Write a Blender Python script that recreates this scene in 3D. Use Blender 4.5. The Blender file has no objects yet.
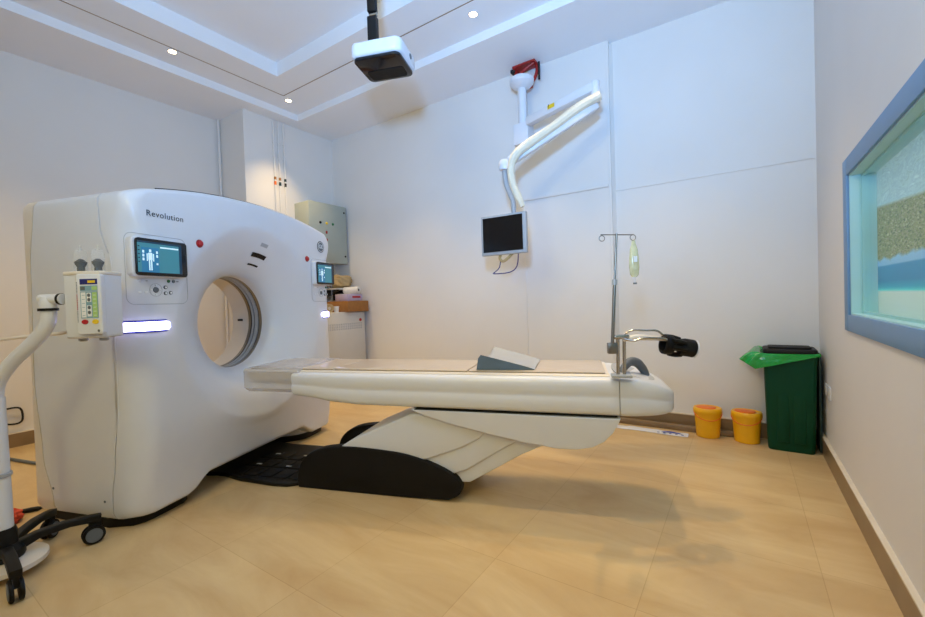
import bpy, bmesh, math, random
from mathutils import Vector, Matrix
random.seed(7)
PI = math.pi
sc = bpy.context.scene
col = sc.collection
V = Vector
CD = 1.17                                            # camera height

# ------------------------------------------------------------------ camera, exposure
cam_d = bpy.data.cameras.new('camera'); cam = bpy.data.objects.new('camera', cam_d); col.objects.link(cam)
cam_d.sensor_width = 36; cam_d.lens = 417.63 / 925 * 36; cam_d.clip_start = .02
CR = Matrix(((0.83140, 0.01711, 0.55541), (0.55470, 0.03349, -0.83137), (-0.03283, 0.99929, 0.01835)))
cam.matrix_world = Matrix.Translation((0, 0, CD)) @ CR.to_4x4()
sc.camera = cam
sc.view_settings.view_transform = 'Standard'; sc.view_settings.look = 'None'
sc.view_settings.gamma = 1; sc.view_settings.use_curve_mapping = False
sc.view_settings.exposure = -0.12

# ------------------------------------------------------------------ world and large lights
w = bpy.data.worlds.new('world'); sc.world = w; w.use_nodes = True
w.node_tree.nodes['Background'].inputs[0].default_value = (.55, .68, 1, 1)
w.node_tree.nodes['Background'].inputs[1].default_value = .3

WARM = (1.0, .60, .27); COLD = (.50, .70, 1.0)
def light(name, kind, loc, energy, color, size=.1, size_y=None, to=None, spot=None, blend=.5):
    d = bpy.data.lights.new(name, kind); d.energy = energy; d.color = color
    if kind == 'AREA':
        d.size = size
        if size_y: d.shape = 'RECTANGLE'; d.size_y = size_y
    else: d.shadow_soft_size = size
    if spot: d.spot_size = math.radians(spot); d.spot_blend = blend
    o = bpy.data.objects.new(name, d); col.objects.link(o); o.location = loc
    if to is not None: o.rotation_euler = (V(to) - V(loc)).to_track_quat('-Z', 'Y').to_euler()
    return o
# the photographer's flash, bounced up to the ceiling and partly thrown at the back wall
light('bounced_flash', 'SPOT', (0, -.25, 1.75), 540, (.19, .49, 1.0), .12, to=(-1.5, 1.5, 3.6), spot=118, blend=1)
light('flash_head', 'SPOT', (0, -.25, 1.75), 300, (.23, .46, .84), .11, to=(-.9, 4, 3.3), spot=90, blend=1)
# added warm fill light from the unseen front part of the room
light('front_fill_light', 'AREA', (-.8, -1.2, 2.6), 38, (1.0, .86, .38), .8, .8, to=(-1.0, 4, 2.9))
DOWN = [(-4.40, 3.04), (-3.12, 3.06), (-1.85, 3.08), (-.58, 3.06), (-4.40, 1.83), (-4.40, .62), (-4.40, -.6), (-.70, 1.80), (-.58, .62), (-.58, -.6), (-1.85, -.7), (-3.12, -.7)]
for i, (x, y) in enumerate(DOWN):
    light('downlight_beam', 'SPOT', (x, y, 3.57), (138, 138, 138, 120, 125, 95, 70, 120, 14, 14, 14, 14)[i], (1.0, .70, .31), .022, to=(x, y, 0), spot=(88 if i in (4, 5, 6) else 78) if i < 8 else 110, blend=1)

# ------------------------------------------------------------------ materials
def lin(c): return c / 12.92 if c <= .04045 else ((c + .055) / 1.055) ** 2.4
def hx(s): s = s.lstrip('#'); return tuple(lin(int(s[i:i + 2], 16) / 255) for i in (0, 2, 4)) + (1,)
def mat(name, c, rough=.5, metal=0, var=.04, scale=8, bump=0, bscale=60, coat=0, emit=None, es=0, trans=0, alpha=1, spec=.5):
    m = bpy.data.materials.new(name); m.use_nodes = True; nt = m.node_tree; b = nt.nodes['Principled BSDF']
    c = hx(c) if isinstance(c, str) else c
    b.inputs['Roughness'].default_value = rough; b.inputs['Metallic'].default_value = metal
    b.inputs['Coat Weight'].default_value = coat; b.inputs['Transmission Weight'].default_value = trans
    b.inputs['Alpha'].default_value = alpha; b.inputs['Specular IOR Level'].default_value = spec
    tc = nt.nodes.new('ShaderNodeTexCoord'); n = nt.nodes.new('ShaderNodeTexNoise'); n.inputs['Scale'].default_value = scale
    n.inputs['Detail'].default_value = 4
    nt.links.new(tc.outputs['Object'], n.inputs['Vector'])
    r = nt.nodes.new('ShaderNodeValToRGB'); nt.links.new(n.outputs['Fac'], r.inputs[0])
    r.color_ramp.elements[0].position = .3; r.color_ramp.elements[1].position = .7
    r.color_ramp.elements[0].color = tuple(x * (1 - var) for x in c[:3]) + (1,)
    r.color_ramp.elements[1].color = tuple(min(1, x * (1 + var)) for x in c[:3]) + (1,)
    nt.links.new(r.outputs[0], b.inputs['Base Color'])
    if bump:
        n2 = nt.nodes.new('ShaderNodeTexNoise'); n2.inputs['Scale'].default_value = bscale
        nt.links.new(tc.outputs['Object'], n2.inputs['Vector'])
        bp = nt.nodes.new('ShaderNodeBump'); bp.inputs['Strength'].default_value = bump; bp.inputs['Distance'].default_value = .01
        nt.links.new(n2.outputs['Fac'], bp.inputs['Height']); nt.links.new(bp.outputs[0], b.inputs['Normal'])
    if emit: b.inputs['Emission Color'].default_value = hx(emit); b.inputs['Emission Strength'].default_value = es
    return m
M = {}
M['wall'] = mat('wall_paint', '#e2e0dd', .6, var=.015, scale=2, bump=.05, bscale=90)
M['ceil'] = mat('ceiling_paint', '#ebeef2', .65, var=.01, scale=2)
M['groove'] = mat('shadow_gap', '#8a765c', .7)
M['white'] = mat('white_plastic', '#dadde3', .32, var=.01, coat=.15)
M['cream'] = mat('cream_plastic', '#e0d8cc', .35, var=.02)
M['white2'] = mat('off_white_metal', '#cfccc4', .42, var=.02)
M['grey'] = mat('light_grey_plastic', '#a9adb2', .45, var=.03)
M['midgrey'] = mat('mid_grey_plastic', '#5f666d', .5, var=.05)
M['bluegrey'] = mat('blue_grey_vinyl', '#586c7e', .5, var=.05)
M['black'] = mat('black_plastic', '#0a0a0b', .5, spec=.3, var=.1)
M['blackm'] = mat('black_rubber', '#0b0a0a', .6, spec=.25, var=.15, bump=.1)
M['dark'] = mat('dark_gap', '#17191c', .8)
M['base'] = mat('base_tile', '#8a7355', .35, var=.12, scale=6)
M['edge'] = mat('cream_edge', '#d9cfbd', .4)
M['steel'] = mat('stainless_steel', '#b9b3a8', .22, metal=1, var=.03)
M['steelb'] = mat('brushed_steel', '#8a8780', .35, metal=1, var=.05)
M['cab'] = mat('grey_green_enamel', '#a7aea4', .4, var=.02)
M['cabw'] = mat('cabinet_white', '#cdcbc4', .45, var=.02)
M['card'] = mat('cardboard', '#9c6a35', .8, var=.1, scale=20)
M['lilac'] = mat('lilac_carton', '#b9acc4', .6)
M['tan'] = mat('tan_cloth', '#b79e71', .8, var=.12, bump=.3, bscale=30)
M['paper'] = mat('paper', '#e6e2db', .8)
M['yellow'] = mat('yellow_plastic', '#f2b40e', .35, var=.03, coat=.2)
M['orange'] = mat('orange_plastic', '#e86f12', .4)
M['green'] = mat('green_plastic', '#03402a', .55, var=.06, spec=.2)
M['bag'] = mat('green_bag_film', '#149a3c', .22, var=.12, bump=.6, bscale=25, coat=.4)
M['red'] = mat('red_enamel', '#b01f24', .4)
M['redor'] = mat('red_bracket', '#9c1c18', .45, var=.2)
M['pad'] = mat('pad_vinyl', '#c6b7a4', .3, var=.04, bump=.35, bscale=14, coat=.25)
M['film'] = mat('plastic_film', '#d8d8dc', .25, var=.03, bump=.5, bscale=18, alpha=.45)
M['wrap'] = mat('plastic_wrap', '#e0d8c2', .3, var=.06, bump=.7, bscale=30, coat=.3)
M['blue'] = mat('blue_plastic', '#1f4bb0', .45)
M['navy'] = mat('navy_cable', '#1a1f6e', .5)
M['winframe'] = mat('window_paint', '#6b93bf', .45, var=.03)
M['reveal'] = mat('reveal_paint', '#b9e2e4', .5, var=.02)
M['screenoff'] = mat('screen_black', '#0b0a0c', .18, var=0)
M['lens'] = mat('dark_glass', '#0c1218', .08, var=0)
M['tube'] = mat('clear_plastic', '#e8eef0', .1, alpha=.14, var=0)
M['ivfluid'] = mat('iv_bag_film', '#dcdcae', .15, alpha=.62, var=.15, scale=40)
M['ledbar'] = mat('led_bar', '#ffffff', .3, emit='#c4c0ff', es=10)
M['lamp'] = mat('lamp_lens', '#ffffff', .3, emit='#ffdfb0', es=14)
M['scr1'] = mat('display_teal', '#2a6a7c', .2, emit='#4d97a6', es=.42)
M['scr2'] = mat('display_blue', '#1d5f88', .2, emit='#2f7fa8', es=.5)
M['scr3'] = mat('display_white', '#c8e4ee', .2, emit='#c0e2ee', es=.6)
M['scr4'] = mat('display_navy', '#16324a', .2, emit='#1b4258', es=.35)
M['keyg'] = mat('key_green', '#1f6b3c', .4)
M['kbd1'] = mat('panel_blue_print', '#7fa6b8', .4)
M['kbd2'] = mat('panel_green_print', '#a9cf7e', .4)
M['kbdw'] = mat('panel_white_print', '#e9edf0', .4)
M['yel2'] = mat('key_yellow', '#e8c51c', .4)
M['orangef'] = mat('orange_cloth', '#c9462a', .8, var=.2, bump=.4)
M['tapew'] = mat('white_tape_film', '#d7d8dc', .4, bump=.4, bscale=40)
M['teal'] = mat('teal_plastic', '#0d2f2f', .5)

def floor_mat():
    m = bpy.data.materials.new('beige_floor_tile'); m.use_nodes = True; nt = m.node_tree; b = nt.nodes['Principled BSDF']; L = nt.links.new
    tc = nt.nodes.new('ShaderNodeTexCoord'); mp = nt.nodes.new('ShaderNodeMapping'); L(tc.outputs['Object'], mp.inputs[0])
    mp.inputs['Location'].default_value = (.344 + 6.0, 6.0 - 1.015, 0)
    br = nt.nodes.new('ShaderNodeTexBrick'); L(mp.outputs[0], br.inputs['Vector']); br.offset = 0; br.squash = 1
    br.inputs['Scale'].default_value = 1; br.inputs['Brick Width'].default_value = .6; br.inputs['Row Height'].default_value = .6
    br.inputs['Mortar Size'].default_value = .0018; br.inputs['Mortar Smooth'].default_value = .2; br.inputs['Bias'].default_value = 0
    br.inputs['Color1'].default_value = (1, 1, 1, 1); br.inputs['Color2'].default_value = (.93, .92, .9, 1); br.inputs['Mortar'].default_value = (.80, .75, .68, 1)
    mp2 = nt.nodes.new('ShaderNodeMapping'); L(tc.outputs['Object'], mp2.inputs[0]); mp2.inputs['Rotation'].default_value = (0, 0, .5); mp2.inputs['Scale'].default_value = (1, 3.2, 1)
    n = nt.nodes.new('ShaderNodeTexNoise'); n.inputs['Scale'].default_value = 1.3; n.inputs['Detail'].default_value = 8; n.inputs['Roughness'].default_value = .6; n.inputs['Distortion'].default_value = .8
    L(mp2.outputs[0], n.inputs['Vector'])
    r = nt.nodes.new('ShaderNodeValToRGB'); L(n.outputs['Fac'], r.inputs[0])
    r.color_ramp.elements[0].position = .3; r.color_ramp.elements[0].color = hx('#bf9f70')
    r.color_ramp.elements[1].position = .72; r.color_ramp.elements[1].color = hx('#d6be90')
    mx = nt.nodes.new('ShaderNodeMix'); mx.data_type = 'RGBA'; mx.blend_type = 'MULTIPLY'; mx.inputs[0].default_value = 1
    L(r.outputs[0], mx.inputs[6]); L(br.outputs['Color'], mx.inputs[7]); L(mx.outputs[2], b.inputs['Base Color'])
    b.inputs['Roughness'].default_value = .36; b.inputs['Specular IOR Level'].default_value = .4
    return m
M['floor'] = floor_mat()

def mural_mat():
    # printed beach view: pale bark swirl, foliage, sky strip, sea, turquoise shallows, sand (bands by height z)
    m = bpy.data.materials.new('beach_print'); m.use_nodes = True; nt = m.node_tree; b = nt.nodes['Principled BSDF']; L = nt.links.new
    tc = nt.nodes.new('ShaderNodeTexCoord'); sp = nt.nodes.new('ShaderNodeSeparateXYZ'); L(tc.outputs['Object'], sp.inputs[0])
    def ramp(src, els, interp='LINEAR'):
        r = nt.nodes.new('ShaderNodeValToRGB'); L(src, r.inputs[0]); cr = r.color_ramp; cr.interpolation = interp
        while len(cr.elements) < len(els): cr.elements.new(.5)
        for e, (p, c) in zip(cr.elements, els): e.position = p; e.color = hx(c)
        return r.outputs[0]
    def noise(scale, det=5, sc3=(1, 1, 1), dist=0):
        mp = nt.nodes.new('ShaderNodeMapping'); L(tc.outputs['Object'], mp.inputs[0]); mp.inputs['Scale'].default_value = sc3
        n = nt.nodes.new('ShaderNodeTexNoise'); n.inputs['Scale'].default_value = scale; n.inputs['Detail'].default_value = det; n.inputs['Distortion'].default_value = dist
        L(mp.outputs[0], n.inputs['Vector']); return n.outputs['Fac']
    def math_(op, a, bb):
        n = nt.nodes.new('ShaderNodeMath'); n.operation = op
        for i, x in enumerate((a, bb)):
            if isinstance(x, (int, float)): n.inputs[i].default_value = x
            else: L(x, n.inputs[i])
        return n.outputs[0]
    def mixc(f, a, c):
        x = nt.nodes.new('ShaderNodeMix'); x.data_type = 'RGBA'; L(f, x.inputs[0]); L(a, x.inputs[6]); L(c, x.inputs[7]); return x.outputs[2]
    z, y = sp.outputs['Z'], sp.outputs['Y']
    low = ramp(math_('SUBTRACT', z, .9), [(0, '#b9cdc6'), (.248, '#d3e2da'), (.253, '#5fe0e0'), (.268, '#22aac6'), (.30, '#1c86b8'), (.372, '#2f92c4'), (.377, '#8cc0e8'), (.42, '#9ccbee')])
    leaf = ramp(noise(46, 12, (1, 1, 2.6), 1.2), [(.36, '#3f5c48'), (.44, '#76855f'), (.5, '#9fae6c'), (.56, '#8c7a6c'), (.66, '#cdd6ae')])
    bark = ramp(noise(9, 7, (1, .6, 2.0), 2.5), [(.3, '#9fc4ca'), (.45, '#c0dfe6'), (.55, '#aacdd8'), (.7, '#d2edf2')])
    e1 = math_('ADD', math_('MULTIPLY', math_('SUBTRACT', 2.98, y), .02), 1.278)
    e1 = math_('ADD', e1, math_('MULTIPLY', noise(12), .05))
    f1 = ramp(math_('ADD', math_('MULTIPLY', math_('SUBTRACT', z, e1), 60), .5), [(0, '#000000'), (1, '#ffffff')])
    e2 = math_('ADD', math_('MULTIPLY', math_('SUBTRACT', 2.98, y), -.075), 1.578)
    f2 = ramp(math_('ADD', math_('MULTIPLY', math_('SUBTRACT', z, e2), 60), .5), [(0, '#000000'), (1, '#ffffff')])
    c = mixc(f2, mixc(f1, low, leaf), bark)
    L(c, b.inputs['Base Color']); b.inputs['Roughness'].default_value = .5
    L(c, b.inputs['Emission Color']); b.inputs['Emission Strength'].default_value = .24      # glow added to brighten the print, as if backlit
    return m
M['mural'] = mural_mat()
def glass_mat():
    m = bpy.data.materials.new('green_tinted_glass'); m.use_nodes = True; nt = m.node_tree; nt.nodes.clear()
    o = nt.nodes.new('ShaderNodeOutputMaterial'); t = nt.nodes.new('ShaderNodeBsdfTransparent'); g = nt.nodes.new('ShaderNodeBsdfGlossy'); x = nt.nodes.new('ShaderNodeMixShader')
    t.inputs[0].default_value = (.95, .99, .985, 1); g.inputs['Roughness'].default_value = .03; x.inputs[0].default_value = .07
    nt.links.new(t.outputs[0], x.inputs[1]); nt.links.new(g.outputs[0], x.inputs[2]); nt.links.new(x.outputs[0], o.inputs[0]); return m
M['glass'] = glass_mat()

# ------------------------------------------------------------------ mesh helpers
class MB:
    def __init__(s): s.bm = bmesh.new()
    def _add(s, verts, faces, mi=0, mtx=None):
        vs = [s.bm.verts.new(mtx @ V(v) if mtx else V(v)) for v in verts]
        out = []
        for f in faces:
            try: q = s.bm.faces.new([vs[i] for i in f]); q.material_index = mi; out.append(q)
            except ValueError: pass
        return vs, out
    def merge(s, other, mtx=None):
        me = bpy.data.meshes.new('t'); other.bm.to_mesh(me)
        if mtx: me.transform(mtx)
        s.bm.from_mesh(me); bpy.data.meshes.remove(me); other.bm.free()
    def box(s, c, size, rot=None, bev=0, seg=2, mi=0):
        x, y, z = [k / 2 for k in size]
        vs = [(-x, -y, -z), (x, -y, -z), (x, y, -z), (-x, y, -z), (-x, -y, z), (x, -y, z), (x, y, z), (-x, y, z)]
        fs = [(0, 3, 2, 1), (4, 5, 6, 7), (0, 1, 5, 4), (1, 2, 6, 5), (2, 3, 7, 6), (3, 0, 4, 7)]
        m = Matrix.Translation(V(c)) @ (rot.to_4x4() if rot else Matrix.Identity(4))
        if bev:
            b2 = bmesh.new(); vv = [b2.verts.new(v) for v in vs]
            for f in fs: b2.faces.new([vv[i] for i in f]).material_index = mi
            bmesh.ops.bevel(b2, geom=b2.edges[:], offset=bev, segments=seg, profile=.5, affect='EDGES')
            me = bpy.data.meshes.new('t'); b2.to_mesh(me); me.transform(m); s.bm.from_mesh(me); bpy.data.meshes.remove(me); b2.free()
        else: s._add(vs, fs, mi, m)
        return s
    def cyl(s, p0, p1, r0, r1=None, seg=24, mi=0, caps=True):
        r1 = r0 if r1 is None else r1; p0, p1 = V(p0), V(p1); d = p1 - p0; q = d.to_track_quat('Z', 'Y').to_matrix()
        vs = []
        for p, r in ((p0, r0), (p1, r1)):
            for i in range(seg): a = 2 * PI * i / seg; vs.append(p + q @ V((r * math.cos(a), r * math.sin(a), 0)))
        fs = [(i, (i + 1) % seg, seg + (i + 1) % seg, seg + i) for i in range(seg)]
        if caps: fs += [tuple(range(seg))[::-1], tuple(range(seg, 2 * seg))]
        s._add(vs, fs, mi); return s
    def lathe(s, prof, o=(0, 0, 0), seg=32, mi=0, axis=None, sx=1, sy=1, ring=False):
        if ring: prof = list(prof) + [prof[0]]
        q = (V(axis).to_track_quat('Z', 'Y').to_matrix() if axis else Matrix.Identity(3)); o = V(o); vs = []; fs = []
        for r, z in prof:
            for i in range(seg): a = 2 * PI * i / seg; vs.append(o + q @ V((sx * r * math.cos(a), sy * r * math.sin(a), z)))
        for k in range(len(prof) - 1):
            for i in range(seg): j = (i + 1) % seg; fs.append((k * seg + i, k * seg + j, (k + 1) * seg + j, (k + 1) * seg + i))
        loop = prof[0] == prof[-1]
        if prof[0][0] > 1e-4 and not loop: fs.append(tuple(range(seg))[::-1])
        if prof[-1][0] > 1e-4 and not loop: fs.append(tuple(range((len(prof) - 1) * seg, len(prof) * seg)))
        s._add(vs, fs, mi); return s
    def tube(s, pts, r, seg=10, mi=0, smooth=6, caps=True):
        pts = [V(p) for p in pts]; rs = r if isinstance(r, (list, tuple)) else [r] * len(pts)
        if smooth and len(pts) > 2:
            P, Rr = [], []
            for i in range(len(pts) - 1):
                a = pts[max(i - 1, 0)]; b = pts[i]; c = pts[i + 1]; d = pts[min(i + 2, len(pts) - 1)]
                for k in range(smooth):
                    t = k / smooth
                    P.append(.5 * ((2 * b) + (c - a) * t + (2 * a - 5 * b + 4 * c - d) * t * t + (3 * b - a - 3 * c + d) * t ** 3)); Rr.append(rs[i] * (1 - t) + rs[i + 1] * t)
            P.append(pts[-1]); Rr.append(rs[-1]); pts, rs = P, Rr
        vs = []; fs = []; n = None
        for i, p in enumerate(pts):
            t = (pts[min(i + 1, len(pts) - 1)] - pts[max(i - 1, 0)]).normalized()
            if n is None: n = t.orthogonal().normalized()
            n = (n - t * n.dot(t)).normalized(); b = t.cross(n)
            for k in range(seg): a = 2 * PI * k / seg; vs.append(p + (n * math.cos(a) + b * math.sin(a)) * rs[i])
        for i in range(len(pts) - 1):
            for k in range(seg): j = (k + 1) % seg; fs.append((i * seg + k, i * seg + j, (i + 1) * seg + j, (i + 1) * seg + k))
        if caps: fs += [tuple(range(seg))[::-1], tuple(range((len(pts) - 1) * seg, len(pts) * seg))]
        s._add(vs, fs, mi); return s
    def prism(s, poly, d0, d1, axis='y', bev=0, seg=3, mi=0, mtx=None):
        # poly in the two other axes, extruded along axis from d0 to d1, the two end outlines rounded by bev
        def mk(p, d):
            return {'y': (p[0], d, p[1]), 'z': (p[0], p[1], d), 'x': (d, p[0], p[1])}[axis]
        b2 = bmesh.new(); n = len(poly)
        A = [b2.verts.new(mk(p, d0)) for p in poly]; B = [b2.verts.new(mk(p, d1)) for p in poly]
        f0 = b2.faces.new(A); f1 = b2.faces.new(B[::-1])
        for i in range(n): b2.faces.new((A[i], B[i], B[(i + 1) % n], A[(i + 1) % n]))
        bmesh.ops.recalc_face_normals(b2, faces=b2.faces[:])
        if bev:
            es = list(set(list(f0.edges) + list(f1.edges)))
            bmesh.ops.bevel(b2, geom=es, offset=bev, segments=seg, profile=.5, affect='EDGES', clamp_overlap=True)
        for f in b2.faces: f.material_index = mi
        me = bpy.data.meshes.new('t'); b2.to_mesh(me)
        if mtx: me.transform(mtx)
        s.bm.from_mesh(me); bpy.data.meshes.remove(me); b2.free(); return s
    def text(s, body, size, mtx, mi=0, depth=.001):
        cu = bpy.data.curves.new('t', 'FONT'); cu.body = body; cu.size = size; cu.extrude = depth; cu.space_character = 1.1; cu.align_x = 'CENTER'; cu.align_y = 'CENTER'
        o = bpy.data.objects.new('t', cu); col.objects.link(o); dg = bpy.context.evaluated_depsgraph_get()
        me = bpy.data.meshes.new_from_object(o.evaluated_get(dg)); me.transform(mtx)
        n0 = len(s.bm.faces); s.bm.from_mesh(me); s.bm.faces.ensure_lookup_table()
        for f in s.bm.faces[n0:]: f.material_index = mi
        bpy.data.objects.remove(o); bpy.data.curves.remove(cu); bpy.data.meshes.remove(me); return s
    def obj(s, name, mats, parent=None, loc=None, rz=None, flip=False, ang=35, recalc=True):
        if recalc: bmesh.ops.recalc_face_normals(s.bm, faces=s.bm.faces[:])
        me = bpy.data.meshes.new(name); s.bm.to_mesh(me); s.bm.free()
        for m in (mats if isinstance(mats, (list, tuple)) else [mats]): me.materials.append(M[m])
        me.polygons.foreach_set('use_smooth', [True] * len(me.polygons)); me.set_sharp_from_angle(angle=math.radians(ang))
        o = bpy.data.objects.new(name, me); col.objects.link(o)
        if parent: o.parent = parent
        if loc: o.location = loc
        if rz is not None: o.rotation_euler = (0, 0, rz)
        return o
def rrect(cx, cy, w, h, r, n=6):
    pts = []
    for (sx, sy, a0) in ((1, 1, 0), (-1, 1, 90), (-1, -1, 180), (1, -1, 270)):
        for k in range(n + 1):
            a = math.radians(a0 + 90 * k / n); pts.append((cx + sx * (w / 2 - r) + r * math.cos(a), cy + sy * (h / 2 - r) + r * math.sin(a)))
    return pts
def smoothpoly(pts, k=5, closed=True):
    out = []; n = len(pts)
    for i in range(n):
        a, b, c, d = [V(pts[(i + j) % n]).to_2d() if False else V((*pts[(i + j) % n], 0)) for j in (-1, 0, 1, 2)]
        for q in range(k):
            t = q / k; p = .5 * ((2 * b) + (c - a) * t + (2 * a - 5 * b + 4 * c - d) * t * t + (3 * b - a - 3 * c + d) * t ** 3); out.append((p.x, p.y))
    return out
def thing(name, label, cat, loc, rz=0, group=None):
    o = bpy.data.objects.new(name, None); o.empty_display_size = .05; col.objects.link(o); o.location = loc; o.rotation_euler = (0, 0, rz)
    return tag(o, label, cat, group)
def tag(o, label, cat=None, group=None):
    o['label'] = label
    if cat: o['category'] = cat
    if group: o['group'] = group
    return o
def struct(o): o['kind'] = 'structure'; return o
def dup(root):
    r = root.copy(); col.objects.link(r)
    for ch in list(root.children):
        c = ch.copy(); col.objects.link(c); c.parent = r
        for g in ch.children: d = g.copy(); col.objects.link(d); d.parent = c
    return r

# ------------------------------------------------------------------ room shell
XL, XR, XC, YS, YB, YB2, YF, ZC = -5.41, .482, -4.845, 2.73, 4.014, 4.075, -1.7, 3.52
T = .15
struct(MB().box(((XL + XR) / 2 + .3, (YF + YB2) / 2, -.05), (XR - XL + 1.6, YB2 - YF + 2 * T, .1)).obj('floor', 'floor'))
mb = MB(); mb.box((XL - T / 2, (YF + YS) / 2, 2), (T, YS - YF + .0, 4)); mb.box(((XL - T + XC) / 2, (YS + YB2 + T) / 2, 2), (XC - XL + T, YB2 + T - YS, 4)); struct(mb.obj('wall_left', 'wall'))
mb = MB(); mb.box(((XC - .98) / 2, YB + (T + .061) / 2, 2), (-.98 - XC, T + .061, 4)); mb.box(((-.98 + XR + T) / 2, YB2 + T / 2, 2), (XR + T + .98, T, 4)); struct(mb.obj('wall_back', 'wall'))
struct(MB().box(((XL + XR) / 2, YF - T / 2, 2), (XR - XL + 2 * T, T, 4)).obj('wall_front', 'wall'))
# right wall with the window opening
WY0, WY1, WZ0, WZ1 = .3, 2.98, 1.03, 1.765
mb = MB(); xc = XR + T / 2
mb.box((xc, (WY1 + YB2) / 2, 2), (T, YB2 - WY1, 4)); mb.box((xc, (YF + WY0) / 2, 2), (T, WY0 - YF, 4))
mb.box((xc, (WY0 + WY1) / 2, WZ0 / 2), (T, WY1 - WY0, WZ0)); mb.box((xc, (WY0 + WY1) / 2, (4 + WZ1) / 2), (T, WY1 - WY0, 4 - WZ1)); struct(mb.obj('wall_right', 'wall'))

# stepped ceiling: border soffit, middle step with the shadow gap and downlights, inner field
def ring(mb, x0, x1, y0, y1, a0, a1, b0, b1, z, t=.04, mi=0):
    for (p, q, r_, s_) in ((x0, a0, y0, y1), (a1, x1, y0, y1), (a0, a1, y0, b0), (a0, a1, b1, y1)):
        mb.box(((p + q) / 2, (r_ + s_) / 2, z + t / 2), (q - p, s_ - r_, t), mi=mi)
AX0, AX1, AY0, AY1, ZA = -4.65, -.29, -.95, 3.33, 3.60
BX0, BX1, BY0, BY1, ZB = -4.03, -.93, -.35, 2.66, 3.745
mb = MB(); ring(mb, XL, XR, YF, YB2, AX0, AX1, AY0, AY1, ZC, .08)
ring(mb, AX0, AX1, AY0, AY1, BX0, BX1, BY0, BY1, ZA, .145)
mb.box(((BX0 + BX1) / 2, (BY0 + BY1) / 2, ZB + .03), (BX1 - BX0, BY1 - BY0, .06))
mb.box(((XL + XR) / 2, (YF + YB2) / 2, 3.9), (XR - XL, YB2 - YF, .05))
struct(mb.obj('ceiling', 'ceil'))
mb = MB(); GX0, GX1, GY0, GY1 = -4.35, -.60, -.65, 2.935
for (p, q, r_, s_) in ((GX0, GX1, GY1, GY1 + .008), (GX0, GX1, GY0, GY0 + .008), (GX0, GX0 + .008, GY0, GY1), (GX1, GX1 + .008, GY0, GY1)):
    mb.box(((p + q) / 2, (r_ + s_) / 2, ZA - .0005), (q - p, s_ - r_, .004))
o = struct(mb.obj('trim_1', 'groove'))
# wall panels: conduit strip and horizontal trunking on the back wall
struct(MB().prism([(-1.012, YB - .004), (-1.0, YB - .004), (-.955, YB2 + .002), (-1.012, YB2 + .002)], 0, 3.5, axis='z').obj('trim_2', 'wall'))
struct(MB().box((-1.43, YB - .008, 2.197), (.85, .022, .03), bev=.004).obj('trim_3', 'wall'))
struct(MB().box((-1.87, YB - .002, 1.1), (.014, .008, 2.2), bev=.002).obj('trim_4', 'wall'))
struct(MB().box((-.25, YB2 - .002, 2.15), (1.45, .008, .014), bev=.002).obj('trim_5', 'wall'))
# baseboards, brown tile with a cream top edge
def baseboard(name, c, size):
    mb = MB(); x, y, z = c; sx, sy, sz = size
    mb.box((x, y, sz / 2), (sx, sy, sz)); mb.box((x, y, sz + .004), (sx, sy, .008), mi=1)
    return struct(mb.obj(name, ['base', 'edge']))
baseboard('baseboard_right', (XR - .011, (YF + YB2) / 2, 0), (.022, YB2 - YF, .12))
baseboard('baseboard_back', (((XC + XR) / 2), YB2 - .012, 0), (0.001 + XR - XC, .024, .12)) if False else None
mb = MB(); mb.box(((-.97 + XR - .022) / 2, YB2 - .012, .06), (XR - .022 + .97, .024, .12)); mb.box(((-.97 + XR - .022) / 2, YB2 - .012, .124), (XR - .022 + .97, .024, .008), mi=1)
mb.box(((XC - 1.0) / 2, YB - .012, .06), (-1.0 - XC, .024, .12)); mb.box(((XC - 1.0) / 2, YB - .012, .124), (-1.0 - XC, .024, .008), mi=1); struct(mb.obj('baseboard_back', ['base', 'edge']))
baseboard('baseboard_left', (XL + .011, (YF + YS) / 2, 0), (.022, YS - YF, .12))

# window: flat blue surround, shallow reveal, tinted glass, beach print behind it
mb = MB(); FW = .088
for (y0, y1, z0, z1) in ((WY1, WY1 + FW, WZ0 - FW, WZ1 + FW), (WY0 - FW, WY0, WZ0 - FW, WZ1 + FW), (WY0, WY1, WZ0 - FW, WZ0), (WY0, WY1, WZ1, WZ1 + FW)):
    mb.box((XR - .006, (y0 + y1) / 2, (z0 + z1) / 2), (.012, y1 - y0, z1 - z0), bev=.002)
wf = struct(mb.obj('window_1', 'winframe'))
mb = MB(); d = .104
for (y0, y1, z0, z1) in ((WY1 - .006, WY1, WZ0, WZ1), (WY0, WY0 + .006, WZ0, WZ1), (WY0 + .006, WY1 - .006, WZ0, WZ0 + .006), (WY0 + .006, WY1 - .006, WZ1 - .006, WZ1)):
    mb.box((XR + d / 2, (y0 + y1) / 2, (z0 + z1) / 2), (d, y1 - y0, z1 - z0))
for (y0, y1, z0, z1) in ((WY1 - .018, WY1 - .006, WZ0, WZ1), (WY0, WY0 + .018, WZ0, WZ1), (WY0 + .018, WY1 - .018, WZ0 + .006, WZ0 + .018), (WY0 + .018, WY1 - .018, WZ1 - .018, WZ1 - .006)):
    mb.box((XR + .052, (y0 + y1) / 2, (z0 + z1) / 2), (.014, y1 - y0, z1 - z0))
o = mb.obj('window_reveal', 'reveal', wf); tag(o, 'pale turquoise reveal')
mb = MB(); mb.box((XR + .04, (WY0 + WY1) / 2, (WZ0 + WZ1) / 2), (.006, WY1 - WY0 - .012, WZ1 - WZ0 - .012)); o = mb.obj('window_pane', 'glass', wf)
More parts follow.
